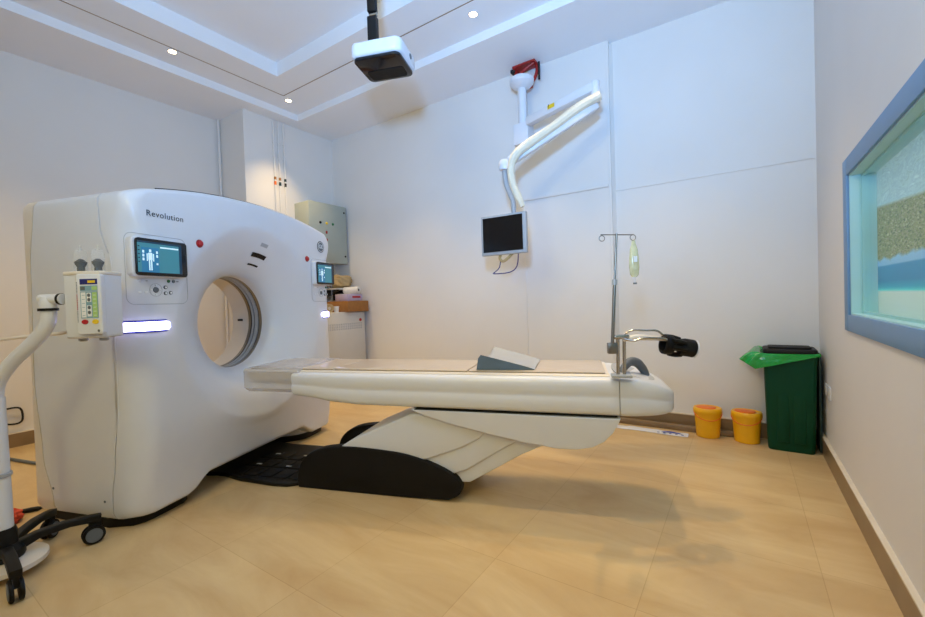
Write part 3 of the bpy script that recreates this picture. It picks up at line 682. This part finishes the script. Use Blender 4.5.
mb = MB(); dd = (a1 - a0).normalized(); mid = a0 + dd * .30; mb.text('!', .05, Matrix.Translation(mid + V((-.02, -.052, .01)) - PA.location) @ Matrix.Rotation(PI / 2, 4, 'X'), mi=0)
mb.box(mid + V((0, -.047, .01)) - PA.location, (.075, .003, .034), rot=Matrix.Rotation(-.31, 3, 'Z'), mi=1); mb.obj('warning_sticker', ['dark', 'yel2'], PA)
MB().cyl(q(-.955, 3.47, 2.74), q(-.955, 3.47, 2.905), .036, seg=28).obj('elbow_joint', 'white', PA)
b0, b1 = V((-.94, 3.46, 2.72)), V((-1.57, 3.11, 2.30))
mb = MB(); beam(mb, b0, b1, .07, .08, .02); mb.obj('spring_arm', 'white', PA)
MB().tube([q(-.905, 3.42, 2.765), q(-1.06, 3.36, 2.69), q(-1.25, 3.25, 2.54), q(-1.40, 3.16, 2.43), q(-1.495, 3.08, 2.33), q(-1.535, 3.07, 2.22), q(-1.525, 3.08, 2.10), q(-1.485, 3.08, 2.00), q(-1.45, 3.09, 1.91)], [.036, .040, .034, .038, .036, .031, .028, .032, .020], seg=10, smooth=5).obj('plastic_wrap', 'wrap', PA)
MB().lathe([(0, 0), (.045, 0), (.05, .02), (.05, .05), (.04, .08), (0, .09)], q(-1.61, 3.11, 2.24), seg=24).obj('wrist_joint', 'white', PA)
MB().tube([q(-1.62, 3.12, 2.26), q(-1.615, 3.13, 2.14), q(-1.59, 3.14, 2.06), q(-1.565, 3.15, 1.98), q(-1.565, 3.16, 1.885)], .021, seg=14).obj('drop_tube', 'grey', PA)
MO = thing('monitor', 'silver framed flat monitor with black screen hanging from the pendant arm', 'monitor', (-1.642, 3.12, 1.545), math.radians(2))
MB().box((0, 0, .168), (.415, .045, .335), bev=.008).obj('frame', 'grey', MO)
MB().box((-.004, -.024, .172), (.365, .004, .29)).obj('screen', 'screenoff', MO)
MB().box((0, .04, .18), (.16, .06, .16), bev=.01).obj('rear_housing', 'grey', MO)
MB().tube([(-.05, .03, .01), (-.045, -.0, -.03), (-.01, -.01, -.055), (.03, 0, -.03), (.06, .03, .01)], .012, smooth=5).obj('grab_handle', 'tan', MO)
MB().tube([(-.045, .02, .0), (-.05, .0, -.10), (-.09, -.01, -.14), (-.10, -.01, -.155), (.05, -.01, -.15), (.11, -.0, -.10), (.115, .02, .0)], .0045, smooth=3, seg=8).obj('loop_cable', 'navy', MO)

# ------------------------------------------------------------------ ceiling projector
PJ = thing('ceiling_projector', 'white rounded projector with dark glass underside hanging on a black ceiling pole', 'projector', (-1.918, 2.042, 2.72), math.radians(20))
PJ.location.z = 2.725
MB().prism(rrect(0, 0, .345, .30, .05), .0, .092, axis='z', bev=.022, seg=4).obj('housing', 'white', PJ)
MB().prism(rrect(.0, 0, .315, .275, .04), -.022, .0, axis='z', bev=.006).obj('glass_underside', 'lens', PJ)
MB().prism(rrect(.0, .055, .25, .11, .02), -.026, -.021, axis='z').obj('vent_plate', 'blackm', PJ)
MB().lathe([(0, .004), (.016, .004), (.018, 0)], (.172, .03, .048), axis=(1, 0, 0), seg=20).obj('side_port', 'midgrey', PJ)
MB().box((-.07, -.02, .097), (.13, .10, .012), bev=.003).obj('mount_plate', 'black', PJ)
MB().box((-.06, -.02, .205), (.062, .05, .21), bev=.006).obj('lower_pole', 'black', PJ)
MB().cyl((-.08, -.02, .325), (-.03, -.02, .325), .014, seg=14).obj('pivot_bolt', 'steel', PJ)
MB().box((-.06, -.02, .68), (.058, .046, .68), bev=.006).obj('upper_pole', 'black', PJ)

# ------------------------------------------------------------------ wall box, conduits, white cabinet and the stuff on it
EB = thing('electrical_box', 'grey-green metal electrical box with indicator lamps mounted on the left wall', 'electrical box', (XC, 3.67, 1.735), 0)
MB().box((.14, 0, .39), (.28, .60, .78), bev=.006).obj('body', 'cab', EB)
dr = MB().box((.288, 0, .39), (.014, .605, .785), bev=.004).obj('door', 'cab', EB)
for z in (.10, .70): MB().lathe([(0, .006), (.012, .006), (.013, 0)], (.295, .265, z), axis=(1, 0, 0), seg=14).obj('lock', 'black', dr)
for y, m in ((-.13, 'black'), (-.03, 'yel2'), (.07, 'keyg')): MB().lathe([(0, .010), (.013, .010), (.017, .004), (.018, 0)], (.295, y, .52), axis=(1, 0, 0), seg=16).obj('indicator_lamp', m, dr)
for z in (.40, .30): MB().box((.30, -.04, z), (.012, .02, .035), bev=.002).obj('switch', 'redor', dr)
for k, (y, tm) in enumerate(((3.105, 'orange'), (3.17, 'teal'), (3.245, 'dark'))):
    c = thing('conduit', ['thin white wall pipe with orange label, nearest the column edge', 'thin white wall pipe with teal label, middle of three on the column', 'thin white wall pipe with dark label, nearest the electrical box'][k], 'pipe', (XC + .014, y, 1.2), 0, 'pipes on the left wall column')
    MB().cyl((0, 0, 0), (0, 0, 2.31), .0125, seg=12).obj('pipe', 'wall', c)
    for z in (1.86, 2.03): MB().box((-.002, 0, z), (.026, .036, .016), bev=.003).obj('saddle_clamp', 'wall', c)
    mb = MB(); mb.cyl((0, 0, 1.50), (0, 0, 1.545), .0138, seg=12); mb.cyl((0, 0, 1.565), (0, 0, 1.60), .0138, seg=12, mi=1); mb.obj('pipe_label', [tm, 'card' if k < 2 else 'teal'], c)
o = MB().cyl((XL + .04, YS - .02, .14), (XL + .04, YS - .02, 3.52), .015, seg=14).obj('corner_pipe', 'wall'); tag(o, 'white vertical pipe in the recess beside the wall column', 'pipe')
CB = thing('floor_cabinet', 'white vented equipment cabinet in the back left corner behind the scanner', 'cabinet', (-4.54, 3.63, 0), 0)
MB().box((0, 0, .5475), (.58, .66, 1.055), bev=.006).obj('body', 'cabw', CB)
fd = MB().box((.295, 0, .5475), (.012, .655, 1.045), bev=.003).obj('front_panel', 'cabw', CB)
mb = MB()
for i in range(16):
    for j in range(3): mb.box((.302, -.28 + i * .036, .86 + j * .03), (.003, .014, .02), rot=Matrix.Rotation(.25, 3, 'X'))
mb.obj('vent_slots', 'grey', fd)
MB().lathe([(0, .004), (.02, .004), (.021, 0)], (.301, .25, .965), axis=(1, 0, 0), seg=20).obj('badge', 'red', fd)
MB().box((0, 0, .01), (.5, .6, .02)).obj('plinth', 'dark', CB)
KB = thing('cardboard_box', 'brown cardboard box lying on the white floor cabinet', 'box', (-4.50, 3.81, 1.076), 0)
MB().box((.08, 0, .07), (.46, .36, .14), bev=.004).obj('carton', 'card', KB); MB().box((.08, -.01, .1405), (.47, .05, .002)).obj('tape', 'tan', KB)
KL = thing('glove_carton', 'lilac and white glove carton lying on the cardboard box', 'box', (-4.38, 3.82, 1.219), 0)
MB().box((0, 0, .045), (.25, .25, .09), bev=.003).obj('carton', 'lilac', KL); MB().box((.126, .02, .05), (.002, .14, .025)).obj('printed_band', 'red', KL); MB().box((0, 0, .0925), (.22, .2, .003)).obj('flap', 'paper', KL)
PR = thing('paper_roll', 'white paper roll lying on the lilac carton', 'paper roll', (-4.34, 3.84, 1.314), 0)
MB().lathe([(.018, -.11), (.045, -.11), (.046, .11), (.018, .11), (.018, -.11)], (0, 0, .046), axis=(1, .25, 0), seg=28).obj('roll', 'paper', PR)
MB().lathe([(.0, -.107), (.018, -.107), (.018, .107), (0, .107)], (0, 0, .046), axis=(1, .25, 0), seg=20).obj('core', 'dark', PR)
SH = thing('wall_shelf', 'small white shelf on dark brackets above the floor cabinet', 'shelf', (XC + .002, 3.84, 1.385), 0)
MB().box((.20, 0, .0), (.40, .30, .02), bev=.003).obj('board', 'cabw', SH)
for y in (-.12, .10): MB().prism([(.0, -.01), (.37, -.01), (.37, -.03), (.02, -.15), (0, -.15)], y, y + .02, axis='y').obj('bracket', 'dark', SH)
TC = thing('folded_drape', 'crumpled tan cloth pile on the small wall shelf', 'cloth', (-4.60, 3.84, 1.395), 0)
mb = MB(); bmesh.ops.create_icosphere(mb.bm, subdivisions=4, radius=1)
for v in mb.bm.verts:
    c = v.co.copy(); n = math.sin(c.x * 7 + c.z * 4) * math.cos(c.y * 6 - c.x * 3) * .1 + math.sin(c.z * 13 + c.y * 9) * .05
    s = 1 + n; sq = lambda t: math.copysign(abs(t) ** .6, t)
    v.co = V((sq(c.x) * .17 * s, sq(c.y) * .125 * s, .09 + sq(c.z) * .09 * s))
for v in mb.bm.verts: v.co.z = max(.0, v.co.z)
mb.obj('cloth', 'tan', TC, ang=60)
TP = thing('tape_roll', 'roll of tan tape standing on the white floor cabinet beside the box', 'tape roll', (-4.31, 3.43, 1.076), 0)
MB().lathe([(.022, -.03), (.055, -.03), (.055, .03), (.022, .03), (.022, -.03)], (0, 0, .0555), axis=(1, -.3, 0), seg=28).obj('tape', 'tan', TP)
MB().lathe([(0, -.02), (.022, -.02), (.022, .02), (0, .02)], (0, 0, .0555), axis=(1, -.3, 0), seg=20).obj('core', 'paper', TP)
CP = thing('plastic_cup', 'small white plastic cup standing on the floor cabinet', 'cup', (-4.29, 3.53, 1.076), 0)
MB().lathe([(0, 0), (.027, 0), (.035, .075), (.037, .075), (.037, .078), (.032, .078), (.025, .006), (0, .006)], seg=24).obj('cup', 'paper', CP); 

# ------------------------------------------------------------------ bin, buckets, socket, trims by the back wall
BN = thing('waste_bin', 'tall dark green waste bin with black lid and green bag in the right corner', 'waste bin', (.285, 3.90, 0), math.radians(-1))
mb = MB(); rows = []
for z, k in ((0, .86), (.01, .885), (.05, .90), (.60, .995), (.64, 1.0), (.69, 1.03), (.70, 1.03)):
    rows.append([mb.bm.verts.new((x, y, z)) for x, y in rrect(0, 0, .305 * k, .25 * k, .03)])
for a, b in zip(rows, rows[1:]):
    n = len(a)
    for i in range(n): mb.bm.faces.new((a[i], a[(i + 1) % n], b[(i + 1) % n], b[i]))
mb.bm.faces.new(rows[0][::-1]); mb.obj('bin_body', 'green', BN)
for x in (-.045, .05): MB().box((x, -.117, .33), (.07, .01, .52), rot=Matrix.Rotation(math.radians(-1.2), 3, 'X'), bev=.004).obj('front_rib', 'green', BN)
lid = MB().prism(rrect(0, 0, .315, .255, .03), .702, .745, axis='z', bev=.012).obj('lid', 'black', BN)
MB().prism(rrect(0, -.01, .25, .17, .02), .745, .757, axis='z', bev=.005).obj('lid_flap', 'blackm', lid)
MB().box((.17, .02, .36), (.016, .17, .70), bev=.006).obj('dark_side_strip', 'teal', BN)  # dark upright strip filling the narrow gap between bin and wall
MB().tube([(-.15, .0, .715), (-.165, -.06, .70), (-.15, -.125, .695)], .008).obj('lid_hinge', 'black', BN)
mb = MB(); random.seed(3); n = 72; rows = []
base = rrect(0, 0, .315, .26, .03, 17)
n = len(base)
for lvl in range(8):
    row = []
    for i, (x, y) in enumerate(base):
        l = math.hypot(x, y); dx, dy = x / l, y / l
        left = max(0, -x / .157); front = max(0, -y / .13); sl = max(0, min(1, (.13 - x) / .24)); mid = math.exp(-((x + .07) / .09) ** 2)
        ext = .012 + .17 * left ** 2 * (1 if y < .05 else .4); drop = .012 + (.035 * sl + .15 * mid * front) * min(1, front + left)
        t = lvl / 7; wv = math.sin(i * .55) * .010 + math.sin(i * 1.3 + 1) * .005
        zz = .712 - drop * t ** 1.2 + (.05 * left * math.sin(t * 2.2) if left > .6 else .012 * math.sin(t * PI)) - .0 
        row.append(mb.bm.verts.new((x + dx * (.004 + ext * t * .9) + dx * wv * t, y + dy * (.004 + (.018 + .02 * left) * math.sin(t * PI / 2) + wv * t), zz + wv * t * .6)))
    rows.append(row)
for a, b in zip(rows, rows[1:]):
    for i in range(n): mb.bm.faces.new((a[i], a[(i + 1) % n], b[(i + 1) % n], b[i]))
mb.obj('bin_bag', 'bag', BN, ang=80)

def bucket(loc, label, rz):
    b = thing('yellow_bucket', label, 'bucket', loc, rz, 'yellow sharps buckets by the back wall')
    MB().lathe([(0, 0), (.078, 0), (.083, .004), (.097, .20), (.097, .222), (.09, .222), (.077, .01), (0, .01)], seg=40, sy=.9).obj('bucket_body', 'yellow', b)
    ld = MB().lathe([(.092, .194), (.102, .196), (.105, .21), (.104, .228), (.098, .238), (.084, .238), (.08, .232), (0, .231)], seg=40, sy=.9)
    l = ld.obj('lid', 'yellow', b)
    MB().prism([(x, y) for x, y in smoothpoly([(-.07, -.03), (0, -.055), (.055, -.02), (.05, .03), (-.02, .05), (-.075, .02)], 5)], .2305, .240, axis='z', bev=.003).obj('lid_flap', 'orange', l)
    pts = [(.101 * math.cos(a), -.096 * abs(math.sin(a)) - .003, .205 - .055 * math.sin(a)) for a in [PI * k / 12 for k in range(13)]]
    MB().tube(pts, .0035, smooth=0, seg=8).obj('handle', 'orange', b); return b
bucket((-.245, 3.915, 0), 'yellow plastic bucket with orange lid flap, left of the two by the back wall', .2)
bucket((.018, 3.91, 0), 'yellow plastic bucket with orange lid flap, right one beside the green bin', -.1)
SK = thing('wall_socket', 'white rectangular wall socket on the right wall below the window', 'socket', (XR, 3.70, .475), 0)
MB().box((-.005, 0, 0), (.010, .20, .085), bev=.003).obj('plate', 'white', SK)
for y in (-.048, .048): MB().box((-.0105, y, 0), (.004, .06, .05), bev=.001).obj('outlet', 'cabw', SK)
o = MB().box((-.72, 3.985, .022), (1.55, .05, .044), bev=.006).obj('floor_trunking', 'base'); tag(o, 'brown floor trunking running along the back wall', 'trunking')
MT = thing('plastic_strip', 'crumpled white plastic sheet strip with blue print on the floor by the back wall', 'plastic sheet', (-.86, 3.84, 0), math.radians(0))
mb = MB(); rows = []
for i in range(61):
    x = -.75 + 1.23 * i / 60; rows.append([mb.bm.verts.new((x, -.045 + .10 * j / 6 + .006 * math.sin(x * 14), .003 + .004 * (1 + math.sin(x * 31 + j * 1.3))* (j % 6 != 0))) for j in range(7)])
for a, b in zip(rows, rows[1:]):
    for j in range(6): mb.bm.faces.new((a[j], b[j], b[j + 1], a[j + 1]))
mb.obj('sheet', 'tapew', MT)
mb = MB(); mb.prism([(.28, -.01), (.34, .03), (.41, .012), (.44, -.01)], .011, .012, axis='z')
for k in range(5): mb.box((.26 + k * .045, -.03, .011), (.018, .010, .002))
mb.obj('blue_print', 'blue', MT)

# ------------------------------------------------------------------ contrast injector on its wheeled stand
IJ = thing('contrast_injector', 'white contrast injector on curved pedestal with black five-legged wheeled base', 'medical injector', (-2.80, .385, 0), 0)
p = lambda x, y, z: V((x, y, z)) - V((-2.80, .385, 0))
MB().lathe([(.0, .13), (.046, .13), (.046, .19), (.040, .21), (.0, .21)], seg=28).obj('column_collar', 'black', IJ)
MB().cyl((0, 0, .2), (-.03, .0, .80), .036, .034, seg=28).obj('column', 'white', IJ)
MB().lathe([(.037, .44), (.041, .443), (.041, .457), (.037, .46)], (-.01, 0, 0), seg=28, ring=True).obj('column_ring', 'grey', IJ)
MB().tube([p(-2.83, .385, .78), p(-2.822, .393, .86), p(-2.775, .428, .945), p(-2.70, .478, 1.025), p(-2.65, .513, 1.085), p(-2.626, .530, 1.13), p(-2.622, .534, 1.17), p(-2.622, .534, 1.19)], .029, seg=18, smooth=5).obj('curved_arm', 'white', IJ)
MB().lathe([(.0, 0), (.036, 0), (.036, .012), (0, .012)], p(-2.622, .534, 1.186), seg=24).obj('swivel_band', 'black', IJ)
MB().lathe([(.0, 0), (.032, 0), (.032, .035), (.026, .05), (0, .052)], p(-2.622, .534, 1.198), seg=24).obj('swivel_knuckle', 'white', IJ)
r_ = V((.831, .555, 0)); k0 = V((-2.622, .534, 1.238))
mb = MB(); mb.cyl(k0 - r_ * .03 - IJ.location, k0 + r_ * .07 - IJ.location, .024, seg=24); mb.obj('cross_arm', 'white', IJ)
MB().cyl(k0 - r_ * .033 - IJ.location, k0 - r_ * .029 - IJ.location, .018, seg=20).obj('arm_end_cap', 'black', IJ)
MB().cyl(k0 + r_ * .055 - IJ.location, k0 + r_ * .065 - IJ.location, .026, seg=24).obj('arm_band', 'black', IJ)
# power head, own rotated frame baked into the mesh
HR = Matrix.Translation(p(-2.520, .665, 1.055)) @ Matrix.Rotation(math.radians(33.7 + 4), 4, 'Z') @ Matrix.Scale(.80, 4, (1, 0, 0))
def hd(mb, name, m, parent, **k):
    me_o = mb.obj(name, m, parent, **k); me_o.data.transform(HR); return me_o
head = hd(MB().prism([(-.115, .05), (-.118, -.02), (-.10, -.05), (-.02, -.065), (.105, -.065), (.118, -.05), (.118, .05), (.09, .065), (-.09, .065)], 0, .30, axis='z', bev=.012), 'power_head', 'white', IJ)
hd(MB().prism([(-.12, .052), (-.122, -.022), (-.10, -.055), (-.02, -.069), (.108, -.069), (.122, -.052), (.122, .052), (.09, .069), (-.09, .069)], .288, .306, axis='z', bev=.006), 'head_top', 'cream', head)
TI = Matrix.Rotation(math.radians(0), 4, 'X')
HR0 = HR.copy(); HR = HR @ Matrix.Translation((.018, 0, 0))
fp_ = hd(MB().prism(rrect(.045, .155, .135, .27, .012), -.088, -.062, axis='y', bev=.005), 'control_face', 'white', head)
mb = MB(); yv = -.0892
def hr(x0, x1, z0, z1, mi, d=0): mb._add([(x0, yv - d, z0), (x1, yv - d, z0), (x1, yv - d, z1), (x0, yv - d, z1)], [(0, 1, 2, 3)], mi)
hr(.003, .096, .243, .268, 0); hr(.045, .085, .250, .261, 5, .0004); hr(.003, .096, .214, .238, 1)
hr(.005, .03, .218, .234, 6, .0004); hr(.065, .094, .218, .234, 2, .0004); hr(.003, .096, .092, .212, 1)
hr(.007, .032, .096, .208, 3, .0004); hr(.066, .092, .096, .208, 2, .0004); hr(.037, .061, .100, .15, 3, .0004); hr(.037, .061, .165, .206, 3, .0004)
for z in (.195, .175, .14, .118): mb.lathe([(0, .0012), (.008, .0012), (.008, 0)], (.049, yv - .0006, z), axis=(0, -1, 0), seg=14, mi=6)
for k in range(6): hr(.012, .027, .104 + k * .018, .106 + k * .018, 1, .0008); hr(.071, .086, .104 + k * .018, .106 + k * .018, 3, .0008)
for k in range(9): hr(-.0155, -.0115, .13 + k * .008, .136 + k * .008, 7, .0004)
for k in range(8): hr(-.0155, -.0115, .075 + k * .0065, .079 + k * .0065, 6, .0004); hr(-.0155, -.0115, .205 + k * .0065, .209 + k * .0065, 6, .0004)
mb.lathe([(0, .003), (.016, .003), (.018, 0)], (.022, yv, .076), axis=(0, -1, 0), seg=18, sy=.6, mi=7); mb.lathe([(0, .003), (.016, .003), (.018, 0)], (.078, yv, .076), axis=(0, -1, 0), seg=18, sy=.6, mi=4)
mb.lathe([(0, .001), (.006, .001), (.006, 0)], (.093, yv, .035), axis=(0, -1, 0), seg=14, mi=6)
hd(mb, 'control_panel', ['navy', 'kbd1', 'kbd2', 'kbdw', 'yel2', 'yel2', 'midgrey', 'red'], head, recalc=False)
HR = HR0
for x in (-.06, .055):
    hd(MB().lathe([(0, 0), (.020, 0), (.022, -.012), (.014, -.016), (0, -.016)], (x, 0, .0)), 'drip_spout', 'grey', head)
for x in (-.05, .045):
    sy = hd(MB().lathe([(0, .306), (.017, .306), (.016, .328), (.024, .342), (.027, .352), (.010, .366), (0, .368)], (x, -.005, 0), seg=24), 'syringe_plunger', 'black', head)
    hd(MB().lathe([(.029, .306), (.029, .39), (.024, .402), (.008, .412), (.005, .413), (.005, .428), (.0, .428)], (x, -.005, 0), seg=24), 'syringe_barrel', 'tube', sy)
    hd(MB().lathe([(0, .408), (.004, .408), (.004, .43), (0, .43)], (x, -.005, 0), seg=10), 'syringe_tip', 'paper', sy)
# base: hub, five curved legs with casters, cream pedal disc
MB().lathe([(.0, .07), (.065, .07), (.07, .08), (.07, .11), (.05, .135), (0, .137)], seg=28).obj('hub', 'black', IJ)
MB().lathe([(0, .034), (.14, .034), (.152, .04), (.152, .06), (.14, .064), (0, .074)], seg=48, sy=.95).obj('pedal_disc', 'cream', IJ)
for ang in (83, -3, 140, 212, 284):
    a = math.radians(ang); R_ = Matrix.Rotation(a, 4, 'Z')
    lg = MB(); pr = [(.04, .085), (.12, .118), (.22, .122), (.31, .108), (.335, .105), (.338, .138), (.30, .145), (.20, .155), (.10, .150), (.03, .13)]
    lg.prism(pr, -.02, .02, axis='y', bev=.006, mtx=R_); leg = lg.obj('leg', 'black', IJ)
    c = MB()
    for sy_ in (-.022, .008): c.lathe([(0, 0), (.044, 0), (.046, .003), (.046, .011), (.044, .014), (0, .014)], (.305, sy_, .046), axis=(0, 1, 0), seg=24)
    c.box((.312, 0, .085), (.05, .022, .05), bev=.006); me = c.obj('caster', 'blackm', leg); me.data.transform(R_)
    for hy in (-.0245, .0225):
        h = MB(); h.lathe([(0, 0), (.034, 0), (.034, .002), (0, .002)], (.305, hy, .046), axis=(0, 1, 0), seg=20); me = h.obj('wheel_hub', 'midgrey', leg); me.data.transform(R_)
# hose from the power head to the left
MB().tube([p(-2.60, .64, 1.10), p(-2.75, .585, 1.075), p(-2.95, .46, 1.06), p(-3.2, .32, 1.03), p(-3.5, .2, .97)], .008, seg=8, smooth=6).obj('hose', 'cream', IJ)
MB().tube([p(-2.63, .63, 1.26), p(-2.66, .62, 1.33), p(-2.65, .63, 1.365), p(-2.60, .65, 1.365)], .005, seg=8, smooth=5).obj('sensor_cable', 'cream', IJ)

# cords and cloth on the floor at the left
o = MB().tube([(-5.35, .60, .012), (-5.0, .72, .012), (-4.55, .84, .012), (-4.2, .98, .012), (-3.9, 1.3, .012), (-3.8, 1.7, .012)], .012, smooth=8, seg=8).obj('floor_cable', 'midgrey'); tag(o, 'grey cable lying on the floor behind the scanner stand', 'cable')
o = MB().tube([(-5.395, .60, .47), (-5.38, .70, .45), (-5.385, .76, .40), (-5.385, .765, .27), (-5.385, .74, .22), (-5.38, .68, .20), (-5.38, .66, .23), (-5.385, .72, .33), (-5.385, .80, .35), (-5.385, .88, .34), (-5.385, .895, .25), (-5.385, .87, .21), (-5.385, .80, .215), (-5.385, .775, .26)], .008, smooth=5, seg=8).obj('wall_cable', 'dark'); tag(o, 'dark looped cable hanging on the left wall above the baseboard', 'cable')
OC = thing('orange_cloth', 'crumpled orange cloth on the floor behind the wheeled stand', 'cloth', (-3.46, .49, 0), 0)
mb = MB(); bmesh.ops.create_icosphere(mb.bm, subdivisions=4, radius=1)
for v in mb.bm.verts:
    c = v.co.copy(); s = 1 + .13 * math.sin(c.x * 9 + c.y * 5) * math.cos(c.z * 8) + .06 * math.sin(c.y * 17)
    v.co = V((c.x * .075 * s, c.y * .065 * s, max(0, .032 + c.z * .042 * s)))
mb.obj('cloth', 'orangef', OC, ang=60)
PL = thing('power_plug', 'black inline plug with cable lying beside the orange cloth', 'plug', (-3.53, .60, .014), math.radians(60))
MB().lathe([(0, -.05), (.012, -.048), (.014, 0), (.013, .03), (.007, .05), (0, .05)], axis=(1, 0, 0), seg=16).obj('plug_body', 'black', PL)
MB().tube([(.05, 0, 0), (.09, .0, -.004), (.14, .0, -.008)], .005, seg=8).obj('lead', 'dark', PL)
